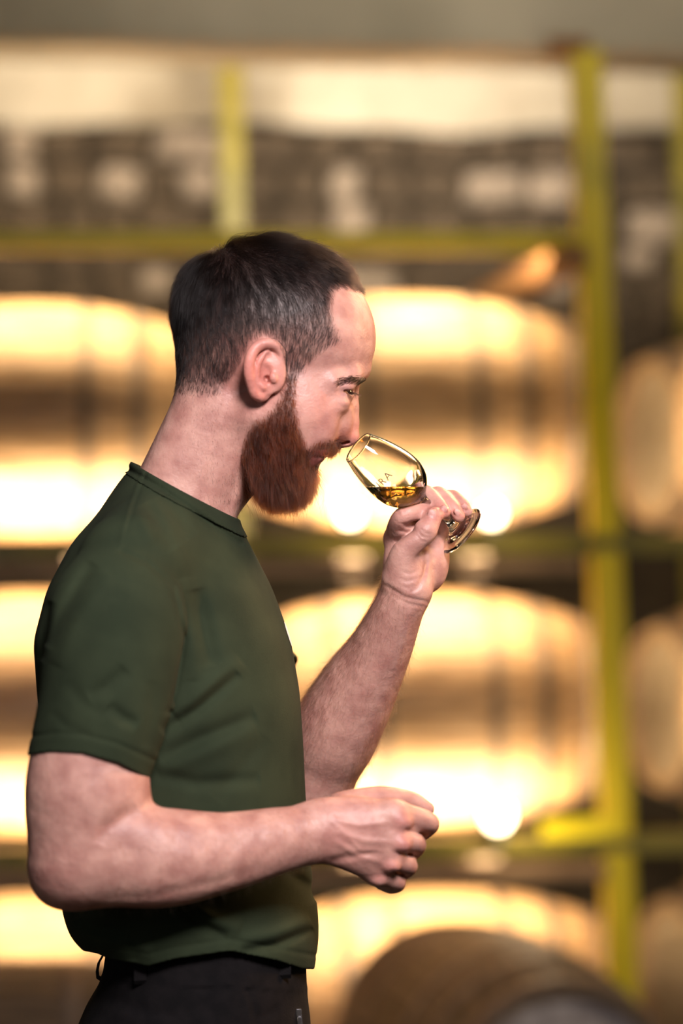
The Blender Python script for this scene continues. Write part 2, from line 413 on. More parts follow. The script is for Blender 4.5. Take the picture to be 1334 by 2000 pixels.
# ------------------------------------------------------------------ materials
def mat(name, col=(0.5, 0.5, 0.5), rough=0.6, metal=0.0, **kw):
    m = bpy.data.materials.new(name); m.use_nodes = True
    b = m.node_tree.nodes['Principled BSDF']
    b.inputs['Base Color'].default_value = (*col, 1); b.inputs['Roughness'].default_value = rough; b.inputs['Metallic'].default_value = metal
    for k_, v_ in kw.items(): b.inputs[k_.replace('_', ' ')].default_value = v_
    return m
def nodes(m): return m.node_tree.nodes, m.node_tree.links, m.node_tree.nodes['Principled BSDF']
def noise_col(m, scale, c0, c1, lo=0.35, hi=0.65, stretch=(1, 1, 1), detail=6, bump=0.0, bscale=None, coord='Object', rand=False):
    """two-tone noise colour and a fine bump"""
    N, L, b = nodes(m)
    tc = N.new('ShaderNodeTexCoord'); mp = N.new('ShaderNodeMapping'); mp.inputs['Scale'].default_value = stretch
    L.new(tc.outputs[coord], mp.inputs[0])
    if rand:
        oi = N.new('ShaderNodeObjectInfo'); mm = N.new('ShaderNodeVectorMath'); mm.operation = 'SCALE'; mm.inputs[0].default_value = (37, 21, 53)
        L.new(oi.outputs['Random'], mm.inputs['Scale']); L.new(mm.outputs[0], mp.inputs['Location'])
    nz = N.new('ShaderNodeTexNoise'); nz.inputs['Scale'].default_value = scale; nz.inputs['Detail'].default_value = detail
    L.new(mp.outputs[0], nz.inputs['Vector'])
    rp = N.new('ShaderNodeValToRGB'); rp.color_ramp.elements[0].position = lo; rp.color_ramp.elements[1].position = hi
    rp.color_ramp.elements[0].color = (*c0, 1); rp.color_ramp.elements[1].color = (*c1, 1)
    L.new(nz.outputs[0], rp.inputs[0]); L.new(rp.outputs[0], b.inputs['Base Color'])
    if bump:
        n2 = nz
        if bscale:
            n2 = N.new('ShaderNodeTexNoise'); n2.inputs['Scale'].default_value = bscale; n2.inputs['Detail'].default_value = 4; L.new(mp.outputs[0], n2.inputs['Vector'])
        bp = N.new('ShaderNodeBump'); bp.inputs['Strength'].default_value = bump; bp.inputs['Distance'].default_value = 0.002
        L.new(n2.outputs[0], bp.inputs['Height']); L.new(bp.outputs[0], b.inputs['Normal'])
    return rp
M_skin = mat('skin', (0.5, 0.3, 0.24), 0.48)
def _skin():
    N, L, b = nodes(M_skin)
    at = N.new('ShaderNodeAttribute'); at.attribute_name = 'Col'
    tc = N.new('ShaderNodeTexCoord')
    n1 = N.new('ShaderNodeTexNoise'); n1.inputs['Scale'].default_value = 45; n1.inputs['Detail'].default_value = 5; L.new(tc.outputs['Object'], n1.inputs[0])
    r1 = N.new('ShaderNodeValToRGB'); r1.color_ramp.elements[0].color = (0.74, 0.62, 0.62, 1); r1.color_ramp.elements[1].color = (1.1, 1.1, 1.08, 1)
    r1.color_ramp.elements[0].position = 0.3; r1.color_ramp.elements[1].position = 0.66; L.new(n1.outputs[0], r1.inputs[0])
    mx = N.new('ShaderNodeMixRGB'); mx.blend_type = 'MULTIPLY'; mx.inputs[0].default_value = 1
    L.new(at.outputs['Color'], mx.inputs[1]); L.new(r1.outputs[0], mx.inputs[2]); L.new(mx.outputs[0], b.inputs['Base Color'])
    b.inputs['Subsurface Weight'].default_value = 0.22; b.inputs['Subsurface Radius'].default_value = (1.0, 0.35, 0.2); b.inputs['Subsurface Scale'].default_value = 0.006
    b.inputs['Specular IOR Level'].default_value = 0.45
    n2 = N.new('ShaderNodeTexNoise'); n2.inputs['Scale'].default_value = 420; n2.inputs['Detail'].default_value = 4; L.new(tc.outputs['Object'], n2.inputs[0])
    n3 = N.new('ShaderNodeTexNoise'); n3.inputs['Scale'].default_value = 75; n3.inputs['Detail'].default_value = 3; L.new(tc.outputs['Object'], n3.inputs[0])
    b0 = N.new('ShaderNodeBump'); b0.inputs['Strength'].default_value = 0.2; b0.inputs['Distance'].default_value = 0.006; L.new(n3.outputs[0], b0.inputs['Height'])
    bp = N.new('ShaderNodeBump'); bp.inputs['Strength'].default_value = 0.25; bp.inputs['Distance'].default_value = 0.0012; L.new(n2.outputs[0], bp.inputs['Height']); L.new(b0.outputs[0], bp.inputs['Normal']); L.new(bp.outputs[0], b.inputs['Normal'])
_skin()
M_shirt = mat('green_cotton', (0.03, 0.05, 0.03), 0.9); M_shirt.node_tree.nodes['Principled BSDF'].inputs['Specular IOR Level'].default_value = 0.2
noise_col(M_shirt, 18, (0.015, 0.023, 0.011), (0.023, 0.033, 0.016), bump=0.25, bscale=900)
M_collar = mat('green_rib_knit', (0.03, 0.05, 0.03), 0.9); M_collar.node_tree.nodes['Principled BSDF'].inputs['Specular IOR Level'].default_value = 0.2
noise_col(M_collar, 18, (0.014, 0.021, 0.010), (0.020, 0.029, 0.014), bump=0.4, bscale=700)
M_trouser = mat('black_cotton', (0.008, 0.007, 0.008), 0.9); noise_col(M_trouser, 60, (0.003, 0.0027, 0.0032), (0.006, 0.005, 0.0055), bump=0.3, bscale=700); M_trouser.node_tree.nodes['Principled BSDF'].inputs['Specular IOR Level'].default_value = 0.15
M_shoe = mat('black_leather', (0.012, 0.011, 0.01), 0.45)
M_eye = mat('eyeball', (0.75, 0.72, 0.68), 0.15)
M_iris = mat('iris', (0.06, 0.045, 0.03), 0.1)
M_steel = mat('zip_metal', (0.75, 0.76, 0.8), 0.25, 1.0)
M_white = mat('white_print', (0.8, 0.8, 0.78), 0.7)
M_hair = hair_mat('dark_hair', (0.0035, 0.0024, 0.0022), 0.3); M_beard = hair_mat('red_brown_hair', (0.042, 0.0085, 0.0024), 0.3); M_fuzz = hair_mat('arm_hair_brown', (0.05, 0.025, 0.013))
# ------------------------------------------------------------------ the warehouse behind him
YAW = math.radians(6.0)
def B(px, py, d):
    """point on the yawed rack front that is d metres from the lens in the middle of the picture"""
    dd = d * (1 + 0.05 * (px - 667) / 1334)
    return Vector(((px - 667) * dd / FPX, dd - CAMD, CZ - (py - 1000) * dd / FPX))
def bxm(bm, c, s, rot=None, bev=0.0):
    M_ = Matrix.Translation(c) @ (rot.to_4x4() if rot is not None else Matrix()) @ Matrix.Diagonal((*s, 1))
    r = bmesh.ops.create_cube(bm, size=1, matrix=M_); return r['verts']
def box(name, c, s, m, parent=None, rz=0.0, ry=0.0, bev=0.004, kind=None):
    bm = bmesh.new(); bmesh.ops.create_cube(bm, size=1, matrix=Matrix.Diagonal((*s, 1)))
    if bev: bmesh.ops.bevel(bm, geom=bm.edges[:], offset=bev, segments=2, affect='EDGES')
    me = bpy.data.meshes.new(name); bm.to_mesh(me); bm.free(); me.materials.append(m)
    o = obj(name, me, parent, c); o.rotation_euler = (0, ry, rz)
    if kind: o['kind'] = kind
    return o
M_stave = mat('oak', (0.45, 0.28, 0.14), 0.5); noise_col(M_stave, 9, (0.28, 0.155, 0.065), (0.55, 0.35, 0.18), stretch=(1.0, 9, 9), bump=0.5, rand=True)
M_darkoak = mat('dark_oak', (0.1, 0.06, 0.03), 0.6); noise_col(M_darkoak, 9, (0.055, 0.035, 0.02), (0.17, 0.11, 0.06), stretch=(1.0, 9, 9), bump=0.6, rand=True)
M_hoop = mat('hoop_iron', (0.2, 0.14, 0.1), 0.55, 0.15); noise_col(M_hoop, 30, (0.11, 0.065, 0.04), (0.24, 0.18, 0.13), bump=0.3)
M_head = mat('barrel_head_oak', (0.4, 0.3, 0.2), 0.6); noise_col(M_head, 8, (0.34, 0.24, 0.14), (0.62, 0.48, 0.32), stretch=(1, 1, 8), bump=0.4, rand=True)
M_greyhead = mat('grey_weathered_head', (0.3, 0.27, 0.25), 0.7); noise_col(M_greyhead, 8, (0.20, 0.17, 0.16), (0.40, 0.36, 0.34), stretch=(1, 1, 8), bump=0.4, rand=True)
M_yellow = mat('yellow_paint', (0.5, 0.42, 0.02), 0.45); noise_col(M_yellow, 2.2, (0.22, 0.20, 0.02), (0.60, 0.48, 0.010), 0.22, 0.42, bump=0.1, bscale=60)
M_lit_yellow = mat('lit_yellow_paint', (0.75, 0.62, 0.01), 0.4)  # rail yellow with the bulb's light put into the colour
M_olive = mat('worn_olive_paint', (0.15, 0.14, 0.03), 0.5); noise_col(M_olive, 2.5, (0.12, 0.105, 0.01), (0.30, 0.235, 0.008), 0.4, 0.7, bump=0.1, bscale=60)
M_plank = mat('raw_timber', (0.4, 0.22, 0.1), 0.7); noise_col(M_plank, 6, (0.15, 0.07, 0.022), (0.27, 0.13, 0.045), stretch=(9, 1, 9), bump=0.4, rand=True)
M_board = mat('stained_board', (0.2, 0.11, 0.05), 0.7); noise_col(M_board, 5, (0.10, 0.055, 0.03), (0.34, 0.22, 0.12), stretch=(5, 5, 1), bump=0.4)
M_stone = mat('rubble_stone', (0.1, 0.08, 0.06), 0.9); noise_col(M_stone, 7, (0.03, 0.022, 0.014), (0.10, 0.07, 0.045), bump=0.8, bscale=30, rand=True)
M_pale = mat('limewashed_stone', (0.4, 0.34, 0.28), 0.9); noise_col(M_pale, 7, (0.14, 0.11, 0.085), (0.38, 0.31, 0.25), bump=0.8, bscale=30, rand=True)
M_mortar = mat('mortar', (0.08, 0.06, 0.045), 0.95); noise_col(M_mortar, 12, (0.025, 0.019, 0.013), (0.06, 0.045, 0.03), bump=0.8, bscale=40)
M_lime = mat('limewash', (0.7, 0.62, 0.5), 0.9); noise_col(M_lime, 1.6, (0.24, 0.20, 0.145), (0.66, 0.60, 0.50), 0.3, 0.62, detail=5, bump=0.7, bscale=14)
M_conc = mat('painted_concrete', (0.4, 0.37, 0.3), 0.85); noise_col(M_conc, 2.2, (0.30, 0.275, 0.22), (0.48, 0.44, 0.36), 0.3, 0.7, bump=0.4, bscale=30)
M_floor = mat('concrete_floor', (0.1, 0.09, 0.08), 0.8); noise_col(M_floor, 4, (0.07, 0.06, 0.05), (0.16, 0.14, 0.12), bump=0.3, bscale=50)
# shell of the room
YB = 6.05                                       # the back wall's face at x = 0
def yb(x): return YB + math.tan(YAW) * x
box('floor', (0, 2.6, -0.06), (9.0, 11.5, 0.1), M_floor, kind='structure', bev=0)
box('ceiling', (0, 2.6, 3.42), (9.0, 11.5, 0.1), M_conc, kind='structure', bev=0)
wall = box('wall_back', (0, YB + 0.22, 1.68), (8.6, 0.3, 3.38), M_mortar, rz=YAW, kind='structure', bev=0)
def bumpy_slab(name, x0, x1, z0, z1, yoff, th, m, n=(60, 14), amp=0.02, parent=None, seed=1):
    """an uneven plastered band standing proud of the wall"""
    r = np.random.default_rng(seed); bm = bmesh.new(); grid = []
    ph = r.random(8) * 6
    for i in range(n[0] + 1):
        row = []
        for j in range(n[1] + 1):
            x = x0 + (x1 - x0) * i / n[0]; z = z0 + (z1 - z0) * j / n[1]
            if j == 0: z += 0.6 * amp * math.sin(x * 5 + ph[0]) + 0.4 * amp * math.sin(x * 13 + ph[1])
            y = yb(x) + yoff + amp * (math.sin(x * 4 + ph[2]) * math.sin(z * 7 + ph[3]) + 0.5 * math.sin(x * 11 + z * 9 + ph[4]))
            row.append(bm.verts.new((x, y, z)))
        grid.append(row)
    for i in range(n[0]):
        for j in range(n[1]): bm.faces.new((grid[i][j], grid[i + 1][j], grid[i + 1][j + 1], grid[i][j + 1]))
    g = bmesh.ops.extrude_face_region(bm, geom=bm.faces[:])
    for v in g['geom']:
        if isinstance(v, bmesh.types.BMVert): v.co.y += th
    bmesh.ops.recalc_face_normals(bm, faces=bm.faces)
    for f in bm.faces: f.smooth = True
    return fin(bm, name, m, parent)
band = bumpy_slab('trim_1', -3.9, 3.9, 2.93, 3.36, -0.10, 0.16, M_lime); band['kind'] = 'structure'
# rubble stones of the wall
def stone_mesh(seed):
    r = np.random.default_rng(seed); bm = bmesh.new(); bmesh.ops.create_cube(bm, size=1)
    bmesh.ops.bevel(bm, geom=bm.edges[:], offset=0.16, segments=1, affect='EDGES')
    for v in bm.verts: v.co += Vector(r.normal(0, 0.045, 3))
    me = bpy.data.meshes.new('stone'); bm.to_mesh(me); bm.free(); return me
SM = [stone_mesh(s) for s in range(5)]; SP = []
for me in SM:
    c_ = me.copy(); c_.materials.append(M_pale); SP.append(c_); me.materials.append(M_stone)
rs = np.random.default_rng(11); z = 1.72
while z < 2.88:
    h_ = 0.075 + 0.05 * rs.random(); x = -1.75 - 0.2 * rs.random()
    while x < 1.95:
        w_ = 0.10 + 0.15 * rs.random(); px_ = 667 + (x + w_ / 2) / (yb(x) + CAMD) * FPX; py_ = 1000 - (z + h_ / 2 - CZ) / (yb(x) + CAMD) * FPX
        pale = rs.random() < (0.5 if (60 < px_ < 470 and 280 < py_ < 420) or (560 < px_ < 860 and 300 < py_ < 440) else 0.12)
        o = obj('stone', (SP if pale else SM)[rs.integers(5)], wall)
        o.matrix_parent_inverse = wall.matrix_basis.inverted()
        o.location = (x + w_ / 2, yb(x + w_ / 2) + 0.05, z + h_ / 2); o.scale = (w_ * 0.98, 0.16, h_ * 0.96); o.rotation_euler = (0, rs.normal(0, 0.05), YAW + rs.normal(0, 0.05))
        x += w_ + 0.012
    z += h_ + 0.012
# downstand beam over the front of the rack
bm_y = B(667, 85, 6.35)
beam = bumpy_slab('trim_2', -3.9, 3.9, bm_y.z, 3.40, 0, 0.35, M_conc, amp=0.006, seed=4); beam['kind'] = 'structure'
beam.location = (0, (6.35 - CAMD) - YB + 0.0, 0)
# uplight on the wall head, set on top of the rack
area_light('wall_light', B(930, 420, 7.4), B(930, 150, 8.6), 1.3, 10, (1.0, 0.90, 0.76), 0.1, 100)
area_light('wall_light', B(120, 420, 7.4), B(120, 150, 8.6), 1.0, 6, (1.0, 0.88, 0.72), 0.1, 100)
# ---- the rack
rack = tag(obj('barrel_rack', None), 'tall steel barrel rack with yellow painted posts and rails along the stone wall', 'rack')
rack.location = B(667, 1000, 6.3); rack.location.z = 0; rack.rotation_euler = (0, 0, YAW)
bpy.context.view_layer.update()
def rpart(name, a, b, w, dep, m):
    """a square bar of the rack from a to b"""
    a, b = Vector(a), Vector(b); L_ = (b - a).length; bm = bmesh.new(); bmesh.ops.create_cube(bm, size=1, matrix=Matrix.Diagonal((w, dep, L_, 1)))
    bmesh.ops.bevel(bm, geom=bm.edges[:], offset=min(w, dep) * 0.12, segments=2, affect='EDGES')
    me = bpy.data.meshes.new(name); bm.to_mesh(me); bm.free(); me.materials.append(m)
    o = obj(name, me, rack); o.parent = rack; o.matrix_parent_inverse = rack.matrix_world.inverted()
    z_ = (b - a).normalized(); y_ = Vector((-math.sin(YAW), math.cos(YAW), 0)); x_ = y_.cross(z_).normalized(); y_ = z_.cross(x_)
    o.matrix_basis = Matrix.Translation((a + b) / 2) @ Matrix((x_, y_, z_)).transposed().to_4x4(); return o
def down(p):                                    # the same lean carried on to the floor
    return p
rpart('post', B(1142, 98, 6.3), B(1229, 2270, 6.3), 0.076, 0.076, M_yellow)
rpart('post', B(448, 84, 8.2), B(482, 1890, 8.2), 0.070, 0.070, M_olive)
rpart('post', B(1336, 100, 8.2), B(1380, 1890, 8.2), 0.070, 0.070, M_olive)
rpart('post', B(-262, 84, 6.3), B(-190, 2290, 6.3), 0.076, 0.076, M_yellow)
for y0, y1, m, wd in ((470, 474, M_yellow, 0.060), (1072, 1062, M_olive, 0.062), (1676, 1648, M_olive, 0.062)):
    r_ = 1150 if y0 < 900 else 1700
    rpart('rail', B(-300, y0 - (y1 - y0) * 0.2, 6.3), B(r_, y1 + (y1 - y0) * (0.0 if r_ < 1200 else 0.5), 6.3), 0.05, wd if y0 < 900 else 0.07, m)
a = B(1058, 1626, 6.262); b = B(1206, 1616, 6.262); rpart('lit_rail_plate', a, b, 0.060, 0.006, M_lit_yellow)  # plate added for the bulb-lit stretch of rail, its brightness painted in
# timber runners under the barrels, front to back
for px_, py_, d0, d1, sl in ((1122, 500, 6.20, 7.7, 0), (930, 1098, 6.62, 7.3, 0), (690, 1100, 6.62, 7.3, 0), (160, 1100, 6.62, 7.3, 0), (-60, 1100, 6.62, 7.3, 0), (950, 1690, 6.62, 7.3, 0), (700, 1690, 6.62, 7.3, 0), (180, 1690, 6.62, 7.3, 0)):
    a = B(px_, py_, d0); v = Vector((-math.sin(YAW), math.cos(YAW), 0)); rpart('runner', a, a + v * (d1 - d0), 0.07, 0.075, M_plank if py_ < 900 else M_darkoak)
a = B(-280, 1118, 6.29); b = B(1130, 1104, 6.29); rpart('shelf_board', a, b, 0.035, 0.062, M_board)
a = B(-280, 1722, 6.29); b = B(1180, 1698, 6.29); rpart('shelf_board', a, b, 0.035, 0.062, M_board)
box('packing_block', B(1108, 92, 6.3) + Vector((0, 0, 0)), (0.10, 0.09, 0.035), M_plank, bev=0.004)
blk = C.objects[-1] if False else bpy.data.objects['packing_block']; blk.parent = rack; blk.matrix_parent_inverse = rack.matrix_world.inverted()
# ---- barrels
BL, BR, BH, NS = 0.90, 0.317, 0.232, 26
def brad(u): return BR - (BR - BH) * abs(u) ** 2.3
def stave_mesh(m):
    bm = bmesh.new(); d_ = math.pi / NS; rows = []
    for i in range(11):
        u = -1 + 2 * i / 10; r = brad(u); x = u * BL / 2
        e = d_ * 0.985
        rows.append([bm.verts.new((x, rr * math.sin(a), rr * math.cos(a))) for rr, a in ((r - 0.0015, -e), (r, -e * 0.8), (r, 0), (r, e * 0.8), (r - 0.0015, e), (r - 0.026, e), (r - 0.026, -e))])
    for p, q in zip(rows[:-1], rows[1:]):
        for k_ in range(7): bm.faces.new((p[k_], q[k_], q[(k_ + 1) % 7], p[(k_ + 1) % 7]))
    bm.faces.new(rows[0][::-1]); bm.faces.new(rows[-1]); bmesh.ops.recalc_face_normals(bm, faces=bm.faces)
    for f in bm.faces: f.smooth = len(f.verts) == 4
    me = bpy.data.meshes.new('stave'); bm.to_mesh(me); bm.free(); me.materials.append(m); return me
def hoop_mesh(u0, u1):
    bm = bmesh.new(); n_ = 40; rows = []
    for k_ in range(n_):
        a = 2 * math.pi * k_ / n_
        rows.append([bm.verts.new((u * BL / 2, r * math.sin(a), r * math.cos(a))) for u, r in ((u0, brad(u0) + 0.0025), (u1, brad(u1) + 0.0025), (u1, brad(u1) - 0.002), (u0, brad(u0) - 0.002))])
    for k_ in range(n_):
        p, q = rows[k_], rows[(k_ + 1) % n_]
        for j in range(4): bm.faces.new((p[j], p[(j + 1) % 4], q[(j + 1) % 4], q[j]))
    bmesh.ops.recalc_face_normals(bm, faces=bm.faces)
    for f in bm.faces: f.smooth = True
    me = bpy.data.meshes.new('hoop'); bm.to_mesh(me); bm.free(); me.materials.append(M_hoop); return me
def plank_mesh(sx, k_, n_, m):
    """one plank of a barrel head"""
    R = BH - 0.02; w = 2 * R / n_; y0, y1 = -R + k_ * w + 0.0015, -R + (k_ + 1) * w - 0.0015; bm = bmesh.new(); pts = []
    ys = np.linspace(y0, y1, 5)
    for y in ys: pts.append((y, math.sqrt(max(R * R - y * y, 0))))
    for y in ys[::-1]: pts.append((y, -math.sqrt(max(R * R - y * y, 0))))
    x = sx * (BL / 2 - 0.035); f_ = [bm.verts.new((x, y, z_)) for y, z_ in pts]; g_ = [bm.verts.new((x - sx * 0.02, y, z_)) for y, z_ in pts]
    bm.faces.new(f_); bm.faces.new(g_[::-1])
    for i in range(len(pts)): bm.faces.new((f_[i], f_[(i + 1) % len(pts)], g_[(i + 1) % len(pts)], g_[i]))
    bmesh.ops.remove_doubles(bm, verts=bm.verts[:], dist=1e-5); bmesh.ops.recalc_face_normals(bm, faces=bm.faces)
    me = bpy.data.meshes.new('head_plank'); bm.to_mesh(me); bm.free(); me.materials.append(m); return me
KIT = {}
def kit(kind):
    if kind not in KIT:
        global BH; BH = 0.232 if kind == 'pale' else 0.275
        sm, hm = {'pale': (M_stave, M_head), 'dark': (M_darkoak, M_greyhead)}[kind]
        KIT[kind] = (stave_mesh(sm), [hoop_mesh(*u) for u in ((-0.99, -0.88), (-0.66, -0.58), (-0.36, -0.29), (0.29, 0.36), (0.58, 0.66), (0.88, 0.99))], [plank_mesh(s_, k_, 7, hm) for s_ in (-1, 1) for k_ in range(7)])
    return KIT[kind]
def barrel(loc, rz, label, group, kind='pale', s=1.0, roll=0.0):
    st, hp, pk = kit(kind)
    t = tag(obj('barrel', None), label, 'barrel', group); t.location = loc; t.rotation_euler = (0, 0, rz); t.scale = (s, s, s)
    for k_ in range(NS):
        o = obj('stave', st, t); o.rotation_euler = (2 * math.pi * k_ / NS + roll, 0, 0)
    for me in hp: obj('hoop', me, t)
    for me in pk: o = obj('head_plank', me, t); o.rotation_euler = (roll * 3, 0, 0)
    return t
GB = 'whisky barrels lying on the rack'
for px_, py_, lab in ((800, 808, 'pale oak barrel lying on the upper rail, behind face and glass'), (58, 828, "pale oak barrel behind the back of the man's head and neck"),
                      (832, 1385, "pale oak barrel behind the man's raised forearm"), (70, 1392, "pale oak barrel behind the man's green sleeve, mostly hidden"),
                      (862, 1968, 'pale oak barrel on the floor level of the rack, behind the loose fist'), (75, 1985, "pale oak barrel low down behind the man's elbow and waist")):
    barrel(B(px_, py_, 6.78), YAW, lab, GB, roll=rs.random())
# the next bay, seen past the yellow post
for px_, py_, d, yw, lab in ((1536, 862, 7.47, 20, 'upper barrel beyond the yellow post, its pale oval head right beside the post'),
                         (1700, 840, 6.72, 20, 'upper barrel at the edge of the picture beyond the yellow post'),
                         (1553, 1375, 7.47, 20, 'middle barrel beyond the yellow post, its pale oval head right beside the post'),
                         (1716, 1385, 6.72, 20, 'middle barrel at the edge of the picture beyond the yellow post'),
                         (1576, 1900, 7.47, 20, 'lowest barrel beyond the yellow post')):
    barrel(B(px_, py_, d), math.radians(yw), lab, 'barrels in the bay beyond the post', roll=rs.random(), s=1.05)
# dark barrels on the floor in front of the rack
f1 = barrel((0.352, 3.06, 0.382), math.radians(-74), 'dark weathered barrel with a grey head turned to the camera, in front of the rack', 'floor barrels', 'dark', 0.93)
for y_ in (-0.25, 0.25):
    sk = box('timber_skid', (0.352 + 0.27 * y_, 3.06 - 0.96 * y_, 0.040), (0.5, 0.09, 0.10), M_darkoak, rz=math.radians(16), bev=0.005)
    sk.location.z = 0.04; tag(sk, ('front' if y_ > 0 else 'rear') + ' one of two short timber skids under the dark barrel with the grey head', 'timber', 'skids under the front barrel')
f2 = barrel((-0.72, 2.75, 0.335), math.radians(4), "dark weathered barrel on the floor behind the man's back", 'floor barrels', 'dark', 1.055)
# ---- lamps of the rack: warm strips on the back of each rail, and three bare bulbs
WARM = (1.0, 0.77, 0.48)
M_alu = mat('strip_housing', (0.3, 0.3, 0.3), 0.4, 0.8)
def strip_lamp(px0, px1, py, power):
    a, b = B(px0, py, 6.36), B(px1, py, 6.36); c_ = (a + b) / 2; L_ = (b - a).length
    s_ = box('light_strip', c_, (L_, 0.012, 0.022), M_alu, rz=YAW, bev=0.002)
    s_.parent = rack; s_.matrix_parent_inverse = rack.matrix_world.inverted()
    n_ = Vector((-math.sin(YAW), math.cos(YAW), 0))
    area_light('strip_light', c_ + n_ * 0.012, c_ + n_, L_, power, WARM, 0.02, 152)
P_STRIP = 27
for py_ in (472, 1066, 1660):
    strip_lamp(500, 1100, py_, P_STRIP); strip_lamp(-240, 380, py_, P_STRIP * 0.8)
area_light('bay_fill', B(1172, 1150, 6.36), B(1300, 1150, 6.75), 0.03, 5, WARM, 1.5, 75)  # unseen fill added behind the post to brighten the next bay's barrel heads
M_bulb = mat('bulb_glow', (1, 0.9, 0.7), 0.3); M_bulb.node_tree.nodes['Principled BSDF'].inputs['Emission Color'].default_value = (1, 0.78, 0.45, 1); M_bulb.node_tree.nodes['Principled BSDF'].inputs['Emission Strength'].default_value = 14
for px_, py_, r_, lab in ((972, 1592, 0.034, 'bare warm bulb on the lower rail, right of the fist'), (960, 1003, 0.026, 'bare warm bulb on the middle rail, beside the foot of the glass'), (683, 1003, 0.026, 'bare warm bulb on the middle rail, just beyond the beard')):
    t = tag(obj('bulb', None), lab, 'lamp', 'bare bulbs along the rails'); t.location = B(px_, py_, 6.22)
    bm = bmesh.new(); bmesh.ops.create_uvsphere(bm, u_segments=20, v_segments=12, radius=r_)
    for v in bm.verts:
        if v.co.z < 0: v.co.z *= 1.0 + 0.12 * (-v.co.z / r_)
    for f in bm.faces: f.smooth = True
    fin(bm, 'bulb_envelope', M_bulb, t)
    bm = bmesh.new(); bmesh.ops.create_cone(bm, segments=16, radius1=r_ * 0.5, radius2=r_ * 0.6, depth=r_ * 1.0, cap_ends=True, matrix=Matrix.Translation((0, 0, -r_ * 1.5)))
    fin(bm, 'socket', M_alu, t)
    pl_ = bpy.data.lights.new('bulb_light', 'POINT'); po_ = bpy.data.objects.new('bulb_light', pl_); C.objects.link(po_); pl_.energy = 2.6 if r_ > 0.03 else 0.7; pl_.color = WARM; pl_.shadow_soft_size = 0.01; po_.location = t.location + Vector((0.10, -0.11, 0.0))
print('place', time.time() - T0)
# ------------------------------------------------------------------ the man's body: one implicit surface
HEAD = []
def H(x):
    HEAD.extend(x if isinstance(x, list) else [x])
# skull
H(E((534, 642, 0), (189, 170, 146), 8, k=0))
H(E((626, 666, 0), (100, 106, 116), -8, k=40))
H(E((452, 688, 0), (96, 94, 118), 20, k=30))
H(E((474, 612, 0), (124, 124, 136), 0, k=30))
# face masses
H(E((585, 790, 0), (88, 118, 104), -12, k=40))
H(mir(E, (600, 755, -78), (64, 52, 36), 20, k=30))
H(mir(E, (618, 792, -74), (44, 30, 33), 20, k=26))              # cheekbone
H(mir(K, (508, 818, -92), (540, 905, -78), 34, 32, k=34))        # jaw
H(mir(K, (540, 905, -78), (578, 915, -28), 32, 31, k=24))
H(K((578, 918, -28), (578, 918, 28), 31, 31, k=20))
H(K((548, 850, 0), (572, 915, 0), 62, 44, k=24))                 # mouth mound
H(E((592, 866, 0), (46, 38, 60), -8, k=22))
H(mir(E, (596, 858, -62), (50, 52, 32), 10, k=34))
H(mir(E, (588, 826, -84), (62, 60, 26), 0, k=34))               # cheek
H(mir(E, (560, 790, -108), (56, 60, 24), 0, k=26))               # side of the face before the ear
# brow
H(mir(K, (703, 724, -14), (686, 734, -64), 14, 13, k=24))
H(mir(K, (686, 734, -64), (650, 746, -98), 13, 12, k=24))
# eye sockets
H(mir(E, (698, 772, -54), (18, 15, 32), 18, k=20, mode='s'))
H(mir(E, (674, 752, -70), (18, 15, 26), 10, k=16))
H(mir(E, (662, 788, -70), (22, 15, 28), 10, k=18))
H(E((706, 764, 0), (9, 16, 16), 0, k=14, mode='s'))
# nose
H(K((686, 752, 0), (683, 826, 0), 14.5, 16, k=16))
H(K((683, 826, 0), (681, 850, 0), 16, 17.5, k=8))
H(K((672, 800, 0), (664, 846, 0), 22, 26, k=18))
H(E((682, 852, 0), (18.5, 16.5, 18), 0, k=8))
H(mir(E, (664, 846, -23), (18, 14.5, 11), 18, k=8))
H(K((676, 862, 0), (658, 866, 0), 8, 9, k=8))
H(mir(E, (671, 861, -13), (12.5, 6.5, 7.5), 8, k=4, mode='s'))
H(stroke([(650, 828), (644, 842), (648, 858), (656, 864)], -3.0, 4.5, -36, 40))
# lips
H(K((627, 884, -18), (627, 884, 18), 9, 9, k=8))
H(K((613, 900, -14), (613, 900, 14), 10, 10, k=6))
H(mir(K, (627, 884, -18), (600, 892, -42), 8, 3, k=8))
H(mir(K, (610, 900, -14), (598, 895, -42), 9, 3, k=6))
H(stroke([(636, 894), (620, 893), (600, 893)], -5, 2.6, -20, 90, taper=False))
H(mir(E, (668, 812, -36), (20, 36, 22), 0, k=22))
# eyelids
EYE = (667, 767, -58); EYR = 22.5
H(mir(E, EYE, (25.5, 25.5, 25.5), 0, k=5))
H(mir(K, (701, 770, -58), (673, 763, -89), 6.2, 3.6, k=2, mode='s'))
H(mir(K, (701, 770, -58), (694, 770, -30), 6, 3, k=2, mode='s'))
H(stroke([(694, 752), (676, 748), (656, 752)], -2.2, 3.5, -78, 60))
H(stroke([(692, 790), (674, 795), (656, 788)], -1.5, 5, -74, 60))
